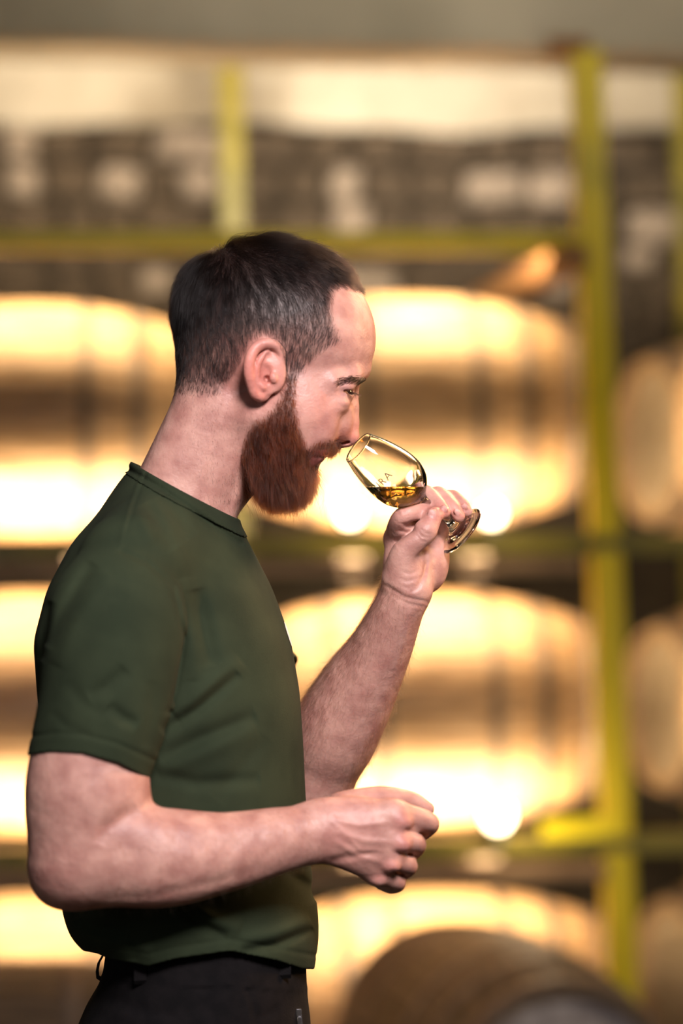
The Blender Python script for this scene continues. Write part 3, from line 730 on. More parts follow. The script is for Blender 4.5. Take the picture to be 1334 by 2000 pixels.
# ears
def ear(sg):
    o = []
    def p(x, y, d): return (x, y, sg * d)
    plate = [E(p(519, 718, -148), (30, 52, 8), -10, yaw=sg * 14, k=0), E(p(510, 764, -142), (19, 21, 9), -14, k=8),
             E(p(535, 722, -138), (24, 44, 14), -4, k=10)]
    helix = [(547, 712, -140, 9), (549, 690, -146, 9.5), (534, 673, -155, 10.5), (513, 672, -162, 11), (496, 684, -168, 11), (487, 706, -170, 11), (486, 730, -167, 10.5), (491, 752, -160, 10), (498, 768, -153, 11), (507, 774, -146, 11)]
    helix = [(x, y, sg * d, r) for x, y, d, r in helix]
    anti = [(x, y, sg * d, r) for x, y, d, r in [(522, 688, -155, 5), (508, 702, -160, 6), (501, 724, -160, 6), (503, 744, -157, 6.5), (513, 757, -154, 7)]]
    o.append(G(plate, k=10))
    o.append(E(p(522, 730, -160), (13, 21, 13), -14, k=6, mode='s'))
    o.append(E(p(521, 740, -152), (6, 8, 16), -14, k=3, mode='s'))
    o.append(chain(helix, k=5))
    o.append(chain(anti, k=5))
    o.append(E(p(534, 738, -154), (8, 11, 7), -10, k=5))
    o.append(E(p(526, 697, -160), (8, 9, 6), -10, k=4, mode='s'))
    return o
H(ear(1)); H(ear(-1))
# neck
NECK = [E((402, 728, 0), (44, 62, 78), 8, k=40), K((342, 1012, 0), (445, 815, 0), 96, 98, k=40, q=1.08, f=(0, 1, 0)),
        K((318, 1000, 0), (424, 790, 0), 66, 72, k=40),
        K((306, 970, -60), (404, 770, -42), 36, 38, k=40), K((306, 970, 60), (404, 770, 42), 36, 38, k=40),
        K((505, 890, 0), (405, 985, 0), 44, 46, k=40),
        K((492, 800, -92), (432, 1012, -34), 22, 16, k=26), K((492, 800, 92), (432, 1012, 34), 22, 16, k=26),
        stroke([(478, 880), (455, 960), (438, 1010)], -4, 10, -70, 120),
        stroke([(430, 830), (410, 920), (395, 985)], -3, 14, -90, 120)]
TORSO = [K((325, 1065, 0), (300, 1140, 0), 118, 160, k=50),
         K((300, 1070, -100), (240, 1140, -290), 66, 72, k=40), K((300, 1070, 100), (285, 1150, 290), 66, 72, k=40),
         loft([(1080, 175, 462, 215), (1150, 122, 492, 245), (1250, 110, 528, 255), (1400, 116, 548, 252), (1560, 126, 556, 248), (1750, 160, 570, 250), (1840, 225, 560, 225), (1900, 235, 560, 225), (2000, 235, 555, 225)], k=50)]
# near (right) arm, bent across the body
NARM = [chain([(236, 1150, -305, 82), (212, 1290, -345, 102), (168, 1500, -370, 112), (152, 1590, -372, 104), (140, 1680, -372, 84)], k=40),
        K((190, 1560, -375), (176, 1660, -378), 92, 90, k=40),
        E((128, 1712, -365), (56, 62, 56), 50, k=34),
        chain([(180, 1668, -372, 94), (262, 1674, -375, 98), (340, 1674, -366, 95), (440, 1664, -344, 78), (540, 1642, -316, 65), (590, 1632, -302, 59), (632, 1622, -290, 57)], k=40, q=0.86, f=(0, 1, 0)),
        E((262, 1628, -392), (78, 46, 52), 8, k=26),               # brachioradialis
        E((235, 1540, -380), (48, 62, 60), 10, k=30),
        stroke([(268, 1580), (240, 1596), (205, 1618), (196, 1650)], -5, 15, -450, 160),
        stroke([(190, 1752), (300, 1748), (420, 1722), (520, 1690)], -2.5, 11, -440, 150),
        stroke([(330, 1640), (420, 1648), (520, 1640)], -2.2, 14, -440, 150)]
# near hand, a loose fist with its back to the camera
FX = (0, 1, 0)
NHAND = [G([E((690, 1628, -282), (86, 66, 44), 10, k=0), E((735, 1640, -282), (66, 70, 40), 24, k=20), K((625, 1622, -290), (690, 1622, -284), 55, 60, k=20, q=0.7, f=FX),
            K((690, 1600, -286), (772, 1592, -286), 34, 28, k=20), K((680, 1660, -280), (742, 1702, -268), 36, 27, k=20)], k=24),
         chain([(766, 1590, -286, 28), (836, 1606, -246, 20.5), (822, 1626, -196, 18), (790, 1640, -180, 17)], k=14),
         chain([(770, 1632, -292, 25), (813, 1648, -262, 19), (800, 1668, -206, 17), (775, 1674, -186, 18)], k=12),
         chain([(752, 1674, -286, 23), (797, 1690, -256, 18), (784, 1704, -202, 16), (760, 1702, -186, 17)], k=12),
         chain([(728, 1703, -270, 22), (775, 1722, -246, 16.5), (764, 1730, -200, 15), (745, 1722, -186, 15)], k=12),
         chain([(668, 1580, -250, 34), (740, 1560, -228, 25), (802, 1564, -206, 19), (834, 1580, -200, 14.5)], k=9),
         E((781, 1604, -300), (24, 17, 20), 10, k=10), E((783, 1648, -304), (21, 17, 19), 10, k=9), E((763, 1690, -298), (19, 15, 17), 14, k=9), E((738, 1716, -282), (17, 14, 15), 14, k=8),
         stroke([(650, 1600), (700, 1612), (760, 1606)], 2.6, 6, -320, 90), stroke([(650, 1622), (710, 1642), (770, 1646)], 2.6, 6, -320, 90), stroke([(650, 1640), (700, 1672), (748, 1686)], 2.4, 6, -320, 90),
         stroke([(668, 1636), (690, 1646), (704, 1662), (730, 1660), (752, 1664)], 2.0, 3.6, -320, 90), stroke([(640, 1600), (668, 1620), (690, 1646)], 1.6, 3.6, -320, 90),
         stroke([(640, 1682), (690, 1672), (748, 1662)], -4, 8, -320, 90),
         stroke([(790, 1620), (806, 1626), (822, 1630)], -3, 4, -290, 60), stroke([(770, 1664), (790, 1668), (806, 1672)], -3, 4, -290, 60), stroke([(760, 1700), (776, 1704), (790, 1710)], -3, 4, -280, 60)]
# far (left) arm raised to the nose
FARM = [chain([(300, 1150, 300, 92), (420, 1330, 280, 88), (560, 1490, 240, 74), (612, 1530, 215, 66)], k=40),
        chain([(622, 1520, 215, 70), (650, 1440, 178, 86), (697, 1350, 130, 78), (742, 1270, 80, 62), (778, 1190, 32, 50), (797, 1150, 15, 46)], k=30),
        E((690, 1395, 138), (72, 50, 50), -58, k=24),
        stroke([(800, 1190), (790, 1250), (770, 1310)], 2, 6, -20, 120), stroke([(780, 1190), (762, 1250), (735, 1310)], -2, 8, -20, 140),
        stroke([(690, 1250), (670, 1330), (640, 1400)], -2, 16, 60, 160)]
FHAND = [G([K((793, 1152, 22), (800, 1100, 40), 46, 50, k=0, q=0.8, f=(0.5, 1, 0)), K((790, 1110, 46), (778, 1052, 58), 36, 24, k=20), K((800, 1110, 55), (802, 1036, 86), 36, 24, k=20),
            K((824, 1110, 62), (833, 1036, 96), 36, 24, k=20), K((836, 1120, 58), (858, 1048, 98), 32, 23, k=20), E((846, 1110, 56), (26, 50, 26), 22, k=16)], k=20),
         E((795, 1116, 8), (34, 48, 30), 8, k=16),                 # thenar
         chain([(772, 1052, 58, 23), (785, 1010, -6, 18.5), (822, 998, 6, 16), (845, 990, 34, 13.5)], k=12),
         chain([(802, 1036, 88, 22), (824, 966, 52, 18), (852, 982, 20, 15.5), (868, 1000, 4, 12.5)], k=10),
         chain([(834, 1034, 98, 22), (850, 968, 70, 17.5), (881, 988, 34, 15), (896, 1008, 20, 12.5)], k=10),
         chain([(860, 1044, 98, 20), (876, 974, 78, 15.5), (901, 984, 52, 13.5), (913, 1000, 40, 11)], k=10),
         chain([(782, 1128, 6, 36), (792, 1076, -16, 26), (830, 1040, -22, 21), (848, 1007, -12, 17)], k=14),
         E((829, 1038, -24), (23, 22, 20), -45, k=8),
         E((798, 1042, 22), (24, 24, 22), -30, k=14), stroke([(784, 1022), (800, 1030), (812, 1026)], -3, 3, 0, 60), stroke([(778, 1036), (796, 1040), (806, 1034)], -2.4, 3, 0, 60),
         stroke([(748, 1140), (790, 1166), (838, 1176)], -3, 4, -10, 110), stroke([(760, 1158), (795, 1178), (832, 1186)], -2, 4, -10, 110),
         stroke([(829, 1078), (832, 1098), (828, 1122), (816, 1148), (800, 1158)], -6, 5, 10, 90),
         stroke([(776, 1128), (796, 1136), (818, 1128)], -1.4, 2.6, -20, 60), stroke([(774, 1140), (796, 1149), (814, 1142)], -1.4, 2.6, -20, 60), stroke([(780, 1114), (800, 1122), (822, 1112)], -1.2, 2.6, -20, 60),
         stroke([(816, 1036), (824, 1048), (840, 1050)], -2.4, 2.6, -36, 50), stroke([(820, 1030), (830, 1042), (845, 1044)], -2.0, 2.2, -36, 50), stroke([(814, 1044), (822, 1056), (834, 1058)], -1.6, 2.2, -36, 50),
         stroke([(770, 1060), (786, 1050), (800, 1040), (812, 1030)], -4, 5, 0, 70)]
NAILS = [E((844, 1004, -28), (9, 12, 3), -24, k=1), E((868, 993, -9), (6, 9, 3), -45, k=1), E((893, 1000, 8), (6, 9, 3), -45, k=1), E((908, 989, 30), (5.5, 8.5, 3), -45, k=1)]
BODY = HEAD + NECK + TORSO + NARM + NHAND + FARM + FHAND + NAILS
# ------------------------------------------------------------------ clothing
def under(xs, ys):
    """positive below a line drawn in the side view"""
    def fn(P):
        X, Y = proj(P); return (Y - np.interp(X, xs, ys)) * (P[:, 1] + CAMD) / FPX
    return fn
T_LV = [(905, 300, 420, 70), (960, 232, 440, 120), (1000, 195, 452, 160), (1060, 142, 486, 225), (1150, 95, 532, 280), (1250, 69, 568, 292), (1350, 76, 585, 292), (1450, 86, 592, 288), (1560, 98, 597, 284), (1700, 114, 608, 280), (1780, 126, 621, 282), (1825, 142, 623, 284), (1856, 185, 620, 276), (1880, 205, 616, 266), (1930, 215, 608, 262)]
torso_sh = [loft(T_LV, 2.25, k=0), K((320, 1030, 0), (392, 905, 0), 108, 104, k=36),
            K((330, 995, -50), (262, 1100, -270), 78, 104, k=70), K((330, 995, 50), (280, 1110, 270), 78, 100, k=70)]
sl_near = chain([(248, 1110, -285, 100), (232, 1180, -322, 130), (221, 1250, -342, 138), (206, 1373, -358, 131), (172, 1500, -368, 121), (158, 1580, -370, 121)], q=0.98, f=(0, 1, 0))
sl_far = chain([(300, 1130, 280, 100), (400, 1260, 300, 118), (500, 1360, 275, 112), (545, 1425, 262, 106), (600, 1480, 240, 104)])
cuff_n = under([0, 52, 105, 160, 230, 293, 400], [1478, 1475, 1468, 1471, 1490, 1523, 1590])
farA = W(500, 1362, 272); farN = W(612, 1530, 215) - W(420, 1330, 280); farN = farN / np.linalg.norm(farN)
def cuff_f(P): return (P - farA) @ farN
def cutby(ch, cut, kk=30):
    o = mk('u', lambda P: np.maximum(ch.fn(P), cut(P)), ch.c, ch.R, kk * U); return o
def cuffhole(ch, cut):
    return mk('s', lambda P: np.maximum(ch.fn(P) + 0.0042, -(cut(P) + 0.012)), ch.c, ch.R, 0)
TW = -300
creases = [
    stroke([(384, 1150), (398, 1220), (416, 1300)], -9.8, 16.2, TW, 170), stroke([(360, 1130), (372, 1230), (378, 1330)], 5.9, 18.9, TW, 170),
    stroke([(466, 1314), (384, 1386), (316, 1430)], -11.7, 12.2, TW, 200), stroke([(470, 1290), (400, 1350), (340, 1396)], 9.8, 18.9, TW, 200),
    stroke([(500, 1398), (393, 1442), (312, 1482)], -9.8, 16.2, TW, 200), stroke([(500, 1424), (400, 1470), (310, 1510)], 5.9, 18.9, TW, 200),
    stroke([(298, 1510), (384, 1530), (508, 1522)], -7.8, 14.9, TW, 200), stroke([(520, 1440), (470, 1500), (420, 1560)], -3.2, 16.0, TW, 200),
    stroke([(288, 980), (312, 1030), (340, 1072)], -7.8, 14.9, -170, 240), stroke([(318, 968), (345, 1010), (372, 1050)], -5.9, 16.2, -150, 240), stroke([(270, 1000), (300, 1060)], 3.2, 12.0, -200, 240),
    stroke([(98, 1175), (86, 1230), (79, 1290)], -11.0, 9.0, -330, 260), stroke([(182, 1100), (124, 1195), (90, 1262)], -11.7, 14.9, -400, 220), stroke([(215, 1120), (155, 1210), (110, 1300)], 6.8, 17.6, -420, 220),
    stroke([(245, 1306), (212, 1340), (175, 1362)], -7.8, 14.9, -460, 200), stroke([(212, 1378), (240, 1402), (268, 1416)], -7.8, 12.2, -460, 200), stroke([(130, 1330), (160, 1370), (210, 1400)], -3.2, 14.0, -460, 200),
    stroke([(300, 1330), (296, 1400), (286, 1460)], -3.2, 13.0, -440, 200), stroke([(100, 1390), (130, 1420), (180, 1436)], -2.5, 10.0, -450, 200),
    stroke([(350, 1772), (395, 1806), (446, 1832)], -11.7, 10.8, TW, 180), stroke([(372, 1770), (420, 1800), (470, 1815)], 7.8, 14.9, TW, 180),
    stroke([(470, 1858), (540, 1845), (612, 1814)], -9.0, 9.5, -200, 320), stroke([(470, 1838), (540, 1824), (606, 1796)], 7.8, 13.5, -200, 320),
    stroke([(140, 1790), (190, 1812), (250, 1820)], -9.8, 13.5, -200, 320), stroke([(160, 1830), (230, 1850), (300, 1858)], 5.9, 13.5, -200, 320), stroke([(255, 1800), (262, 1840), (262, 1876)], -5.9, 12.2, TW, 200),
    stroke([(560, 1700), (600, 1730), (618, 1760)], -7.8, 12.2, -150, 330), stroke([(590, 1600), (604, 1640)], -2.0, 9.0, -100, 330),
    stroke([(236, 1075), (290, 1100), (338, 1146), (361, 1250), (346, 1340), (330, 1390)], -4.2, 5.8, -380, 300, taper=False),
    stroke([(278, 922), (256, 980), (240, 1035), (234, 1076)], 1.8, 4.0, -200, 300, taper=False), stroke([(285, 926), (263, 984), (247, 1040)], -1.6, 3.0, -200, 300, taper=False),
    stroke([(52, 1440), (105, 1432), (160, 1434), (230, 1452), (300, 1484)], -2.2, 4.6, -430, 260, taper=False),
    stroke([(240, 912), (300, 946), (360, 985), (420, 1030), (470, 1062)], -4.2, 5.6, 0, 330, taper=False),
    stroke([(255, 904), (310, 934), (370, 973), (430, 1018), (470, 1044)], 3.4, 9.0, 0, 330, taper=False),
    stroke([(180, 1838), (215, 1850), (290, 1863), (340, 1850), (450, 1834), (540, 1852), (625, 1868)], -1.6, 4.6, -200, 420, taper=False),
]
DU = torso_sh + [cutby(sl_near, cuff_n, 9), cutby(sl_far, cuff_f)] + creases
neckA, neckB = W(263, 907, 0), W(461, 1013, 0)
nk = np.array((-(neckB - neckA)[2], 0, (neckB - neckA)[0])); nk /= np.linalg.norm(nk)
hem = under([100, 190, 215, 290, 340, 450, 540, 590, 640], [1846, 1862, 1873, 1887, 1873, 1857, 1876, 1892, 1894])
SHC = np.array((-0.17, 0, 1.40))
SHIRT = DU + [mk('h', None, SHC, 9, 0.005), mk('i', lambda P: (P - neckA) @ nk, SHC, 9, 0), mk('i', hem, SHC, 9, 0), cuffhole(sl_near, cuff_n), cuffhole(sl_far, cuff_f)]
TR_LV = [(1785, 216, 586, 252), (1845, 210, 592, 258), (1890, 204, 598, 264), (1920, 194, 599, 268), (1960, 170, 602, 276), (2000, 153, 607, 284), (2080, 128, 604, 296), (2180, 130, 590, 300), (2260, 160, 560, 296)]
TROUSERS = [loft(TR_LV, 2.3, k=0), chain([(345, 2200, -150, 178), (372, 2600, -160, 130), (372, 2950, -165, 112), (345, 3400, -160, 98), (330, 4000, -155, 88)], k=60), chain([(345, 2200, 150, 178), (372, 2600, 160, 130), (372, 2950, 165, 112), (345, 3400, 160, 98), (330, 4000, 155, 88)], k=40),
            mk('i', lambda P: 0.04 - P[:, 2], SHC, 9, 0),
            stroke([(190, 1914), (300, 1924), (390, 1930), (482, 1933), (560, 1940), (610, 1940)], -2.2, 2.6, -180, 380, taper=False), stroke([(190, 1908), (300, 1918), (390, 1924), (482, 1927), (560, 1934), (610, 1934)], 1.6, 4, -180, 380, taper=False),
            stroke([(482, 1933), (492, 1960), (498, 1990), (512, 2040)], -3, 3.5, -250, 240, taper=False), stroke([(476, 1936), (486, 1962), (490, 1996)], 2, 5, -250, 240),
            stroke([(210, 1950), (280, 1975), (350, 1985)], -3, 10, -250, 240), stroke([(185, 1985), (260, 2010)], -3, 10, -250, 240), stroke([(548, 1965), (520, 1985), (500, 1990)], -4, 7, -230, 240)]
def shoe(dy): return [chain([(270, 4020, dy, 50), (380, 4030, dy, 48), (500, 4046, dy, 40), (560, 4052, dy, 30)], k=10), K((300, 3960, dy), (300, 4020, dy), 56, 50, k=20), mk('i', lambda P: -P[:, 2], SHC, 9, 0)]
# ------------------------------------------------------------------ the man
T1 = time.time()
V, F = mesh_sdf(BODY, 0.0014, (-0.42, -0.30, 1.02), (0.20, 0.24, 1.95)); V, F = big_piece(V, F)
NV = vnormals(V, F); X, Y = proj(V); DY = V[:, 1] / U
def blob(p, r): return np.exp(-(((X - p[0]) / r) ** 2 + ((Y - p[1]) / r) ** 2 + ((np.abs(DY) - p[2]) / (1.6 * r)) ** 2))
col = np.tile(np.array((0.47, 0.268, 0.222)), (len(V), 1))
def paint(w, c):
    global col
    w = np.clip(w, 0, 1)[:, None]; col = col * (1 - w) + np.array(c) * w
head = (Y < 1010) & (X < 735)
for p, r, a in (((690, 852, 0), 30, .6), ((664, 846, 25), 18, .6), ((620, 800, 95), 50, .3), ((500, 720, 165), 60, .75), ((505, 775, 150), 24, .6)): paint(blob(p, r) * a * head, (0.60, 0.22, 0.18))
paint(blob((672, 752, 85), 20) * .4 * head, (0.42, 0.22, 0.23)); paint(blob((672, 782, 85), 16) * .35 * head, (0.45, 0.24, 0.22))
near = DY < -150
for p, r, a in (((130, 1710, 370), 48, .5), ((785, 1604, 310), 20, .5), ((785, 1650, 310), 20, .55), ((764, 1692, 305), 18, .5), ((738, 1716, 290), 18, .5), ((680, 1620, 320), 60, .25)): paint(blob(p, r) * a * near, (0.55, 0.21, 0.19))
fh = (X > 740) & (Y < 1140) & (DY > -60)
for p, r, a in (((868, 996, 0), 22, .5), ((896, 1003, 15), 20, .5), ((845, 1008, 20), 24, .35), ((790, 1010, 5), 22, .3)): paint(blob(p, r) * a * fh, (0.60, 0.24, 0.20))
for p, r in (((844, 1004, 28), 9), ((868, 993, 9), 7), ((893, 1000, 10), 7), ((908, 989, 30), 6)): paint((blob(p, r) > .45) * .6 * fh, (0.62, 0.38, 0.34))
m_sc = poly_mask(X, Y, SCALP, 22) * head; m_bd = poly_mask(X, Y, BEARD, 16) * head
top = np.clip((690 - Y + 0.25 * (520 - X)) / 70, 0, 1)
ear_m = ((((X - 516) / 42) ** 2 + ((Y - 722) / 62) ** 2) < 1) & (np.abs(DY) > 128)
m_sc = np.where(ear_m, 0, m_sc); m_bd = np.where(ear_m, 0, m_bd)
paint(m_sc * (0.45 + 0.47 * top), (0.022, 0.016, 0.014)); paint(m_bd * 0.80, (0.07, 0.026, 0.014))
lipm = ((X > 596) & (Y > 878) & (Y < 913)) * np.maximum(np.exp(-(((X - 628) / 12) ** 2 + ((Y - 886) / 9) ** 2)), np.exp(-(((X - 616) / 14) ** 2 + ((Y - 901) / 10) ** 2)))
paint(1.5 * lipm * head, (0.52, 0.20, 0.19))
body_me = np_mesh('person', V, F, M_skin); set_col(body_me, col)
person = tag(obj('person', body_me), 'bearded man in a green t-shirt and black trousers nosing a glass in profile', 'person')
print('body', len(V), time.time() - T0)
# eyes
def eyeball(sg):
    c = W(EYE[0], EYE[1], sg * EYE[2]); r = (EYR + 0.6) * S(sg * EYE[2])
    bm = bmesh.new(); bmesh.ops.create_uvsphere(bm, u_segments=32, v_segments=24, radius=r)
    gaze = Vector((0.80, -0.38, -0.34)).normalized(); q = Vector((0, 0, 1)).rotation_difference(gaze)
    for v in bm.verts: v.co = q @ v.co
    for f in bm.faces:
        f.smooth = True; f.material_index = 1 if f.calc_center_median().normalized().dot(gaze) > 0.83 else 0
    me = bpy.data.meshes.new('eye'); bm.to_mesh(me); bm.free(); me.materials.append(M_eye); me.materials.append(M_iris)
    return obj('eye', me, person, c)
eyeball(1); eyeball(-1)
# hair of the head
HOPS = HEAD + NECK[:4]
hw = m_sc * (Y < 790) * (1 + 1.5 * np.clip((X - 630) / 40, 0, 1))
P, Nn = roots(V, F, NV, 46000, hw)
px, py = proj(P)
FLOW = [(440, 480, 0.4, 0.3, 0.3), (525, 455, 1, 0.0, 0), (600, 480, 1, 0.35, 0.1), (660, 520, 1, 0.55, 0.1), (700, 555, 0.75, 0.75, 0), (560, 540, 0.75, 0.7, 0.3), (480, 560, 0.25, 1, 0.3), (640, 590, 0.1, 1, 0), (640, 650, -0.45, 1, 0), (590, 690, -0.25, 1, 0), (560, 620, 0.05, 1, 0), (400, 560, -0.1, 1, 0.2), (345, 580, -0.05, 1, 0), (345, 680, 0.15, 1, 0), (400, 700, 0.2, 1, 0), (440, 650, 0.2, 1, 0), (400, 760, 0.2, 1, 0), (400, 495, -0.5, 0.6, 0.2)]
D = flow(P, FLOW)
tp = np.clip((600 - py - 0.25 * (px - 520)) / 90, 0, 1)
L = (0.008 + 0.024 * tp ** 1.2) * (0.75 + 0.5 * rng.random(len(P))); L = np.where(py > 735, L * 0.5, L)
wave = np.sin(px * 0.23 + np.sin(py * 0.11) * 2)[:, None] * np.array((0.12, 0.0, 0.10))
pts = grow(P, Nn, D + wave, L, 6, 0.45 + 0.5 * tp, 0.001 + 0.010 * tp * rng.random(len(P)), HOPS, jit=0.2)
pts, _ = clump(pts, 22, 0.55); pts = trim(pts, HAIR_OUT, 5)
hair = make_curves('hair', pts, M_hair, person, 0.000075)
# beard and moustache
P, Nn = roots(V, F, NV, 17000, np.where(Y < 1000, m_bd, 0) * np.where((X > 596) & (Y > 889) & (Y < 911) & (np.abs(DY) < 46), 0.0, 1))
px, py = proj(P)
BFLOW = [(565, 760, 0.1, 1, 0), (530, 830, 0.15, 1, 0.05), (580, 850, 0.2, 1, 0.1), (640, 875, -0.5, 0.8, 0.4), (655, 875, 0.1, 1, 0.3), (615, 880, -0.5, 0.9, 0.3), (500, 880, 0.25, 1, 0.05), (560, 930, 0.12, 1, 0), (610, 930, 0.15, 1, 0), (590, 960, 0.0, 1, 0), (520, 950, 0.25, 1, 0), (480, 900, -0.05, 1, 0)]
D = flow(P, BFLOW)
low = np.clip((py - 800) / 130, 0, 1); mou = (px > 604) & (py < 893)
L = (0.006 + 0.030 * low ** 1.2) * (0.7 + 0.6 * rng.random(len(P))); L = np.where(mou, 0.011, L)
pts = grow(P, Nn, D, L, 7, np.where(mou, 0.25, 0.3 + 0.9 * low), 0.001 + (0.004 + 0.012 * low) * rng.random(len(P)) * ~mou + 0.003 * rng.random(len(P)) * mou, HOPS, jit=0.32)
pts, own = clump(pts, 14, 0.6); pts, ok = trim(pts, BEARD_OUT, 7, mask=True)
lock = (0.25 + 1.5 * rng.random(len(P)) ** 1.3)[own][ok]; tint = (lock * (0.7 + 0.6 * rng.random(len(lock))))[:, None] * np.ones(3)
make_curves('beard', pts, M_beard, person, 0.00010, tint=tint)
# eyebrows and lashes
BROW = [(658, 745), (672, 737), (690, 735), (708, 737), (720, 740), (718, 748), (700, 746), (684, 745), (664, 750)]
m_br = poly_mask(X, Y, BROW, 4) * ((np.abs(DY) < 120) & (np.abs(DY) > 10)) * np.clip((X - 650) / 45, 0.15, 1)
P, Nn = roots(V, F, NV, 1700, m_br + 1e-9)
D = flow(P, [(660, 745, -1, 0.35, 0.2), (720, 740, -1, -0.1, 0.5)])
make_curves('eyebrow', grow(P, Nn, D, np.full(len(P), 0.007), 4, np.full(len(P), 0.2), np.full(len(P), 0.0008), HOPS, jit=0.15), M_hair, person, 0.00011)
ls = []
for sg in (-1, 1):
    for i in range(70):
        t = rng.random(); a = np.array(W(676 + 20 * t, 763 + 5 * t, sg * (87 - 24 * t ** 2)))
        d = np.array((0.75 - 0.3 * (1 - t), sg * 0.55 * (1 - t), -0.32 + 0.12 * rng.normal())) * (0.007 + 0.003 * rng.random())
        ls.append([a, a + 0.55 * d + np.array((0, 0, -0.0006)), a + d])
make_curves('eyelash', np.array(ls), M_hair, person, 0.00015)
# neck stubble and arm hair
m_nk = poly_mask(X, Y, [(430, 770), (520, 800), (490, 850), (480, 930), (495, 960), (440, 1015), (400, 960), (370, 880), (345, 770)], 40) * head * (np.abs(DY) > 20)
P, Nn = roots(V, F, NV, 1500, m_nk * (1 + 2 * poly_mask(X, Y, [(470, 880), (500, 960), (450, 1010), (440, 960)], 30)))
make_curves('neck_stubble', grow(P, Nn, flow(P, [(450, 900, 0.1, 1, 0), (380, 800, -.1, 1, 0)]), 0.0025 + 0.003 * rng.random(len(P)), 3, np.full(len(P), 0.5), np.full(len(P), 0.0002), HOPS, jit=0.3), M_hair, person, 0.00005)
AO = NARM + FARM + FHAND[:2] + NHAND[:1]
m_far = poly_mask(X, Y, [(585, 1330), (700, 1180), (740, 1120), (780, 1150), (840, 1190), (800, 1300), (700, 1560), (585, 1560)], 20) * (DY > -40)
wrist_side = np.clip(1.6 - ((X - 690) * 0.87 + (Y - 1350) * 0.48 + 75) / 55, 0.12, 1.6) + 0.5 * np.clip(((X - 690) * 0.87 + (Y - 1350) * 0.48 - 55) / 20, 0, 1)
P, Nn = roots(V, F, NV, 9000, m_far * wrist_side)
make_curves('arm_hair', grow(P, Nn, flow(P, [(700, 1300, -0.1, 0.9, 0), (640, 1450, -0.3, 0.9, 0)]) * 0.7, (0.006 + 0.010 * rng.random(len(P))), 4, np.full(len(P), 0.55), np.full(len(P), 0.0012), AO, jit=0.45), M_fuzz, person, 0.000042)
m_near = poly_mask(X, Y, [(45, 1480), (300, 1540), (640, 1570), (640, 1690), (300, 1780), (120, 1780), (45, 1680)], 20) * (DY < -180)
P, Nn = roots(V, F, NV, 5000, m_near * np.clip((X - 100) / 400, 0.25, 1))
make_curves('arm_hair', grow(P, Nn, flow(P, [(300, 1650, 0.2, 1, 0), (550, 1620, 0.35, 0.8, 0), (60, 1600, 0.1, 1, 0)]), 0.005 + 0.006 * rng.random(len(P)), 4, np.full(len(P), 0.4), np.full(len(P), 0.0006), AO, jit=0.4), M_fuzz, person, 0.000042)
print('hair', time.time() - T0)
# t-shirt
V2, F2 = mesh_sdf(SHIRT, 0.0016, (-0.40, -0.33, 1.0), (0.12, 0.33, 1.72), smooth=2)
shirt = obj('t_shirt', np_mesh('t_shirt', V2, F2, M_shirt), person)
shirt['label'] = 'plain dark green cotton t-shirt with short sleeves'
nk_band = lambda P: -((P - neckA) @ nk) - 23 * U
COLLAR = DU + [mk('d', lambda P: np.full(len(P), -0.0016), SHC, 9, 0), mk('h', None, SHC, 9, 0.006), mk('i', lambda P: (P - neckA) @ nk - 0.0008, SHC, 9, 0), mk('i', nk_band, SHC, 9, 0)]
Vc, Fc = mesh_sdf(COLLAR, 0.0014, (-0.25, -0.20, 1.54), (0.02, 0.20, 1.70), smooth=1); Vc, Fc = big_piece(Vc, Fc)
obj('collar', np_mesh('collar', Vc, Fc, M_collar), shirt)
print('shirt', len(V2), time.time() - T0)
def on_surface(ops, P, d, off=0.0006, far=0.3):
    """march points along d until they meet the surface of ops"""
    P = P.copy(); go = np.ones(len(P), bool); tot = np.zeros(len(P))
    for _ in range(120):
        s = ev(ops, P) - off; st = np.clip(s * 0.7, -0.01, 0.01); P = P + d * st[:, None]
        if np.abs(s).max() < 1e-5: break
    return P
# round white print on the chest, seen almost edge-on
n_r, n_a = 5, 28
g = [(0.0, 0.0)] + [(r / n_r, 2 * math.pi * a / n_a) for r in range(1, n_r + 1) for a in range(n_a)]
cz, cy = W(565, 1237, 0)[2], -0.010
P0 = np.array([(0.10, cy + 0.013 * r * math.cos(a), cz + 0.0125 * r * math.sin(a)) for r, a in g])
P1 = on_surface(DU, P0, np.tile((-1.0, 0, 0), (len(P0), 1)), 0.0007)
fs = [(0, 1 + a, 1 + (a + 1) % n_a) for a in range(n_a)]
for r in range(n_r - 1):
    for a in range(n_a):
        i, j = 1 + r * n_a + a, 1 + r * n_a + (a + 1) % n_a
        fs += [(i, i + n_a, j + n_a), (i, j + n_a, j)]
obj('chest_print', np_mesh('chest_print', P1, np.array(fs), M_white), shirt)['label'] = 'round white print on the chest'
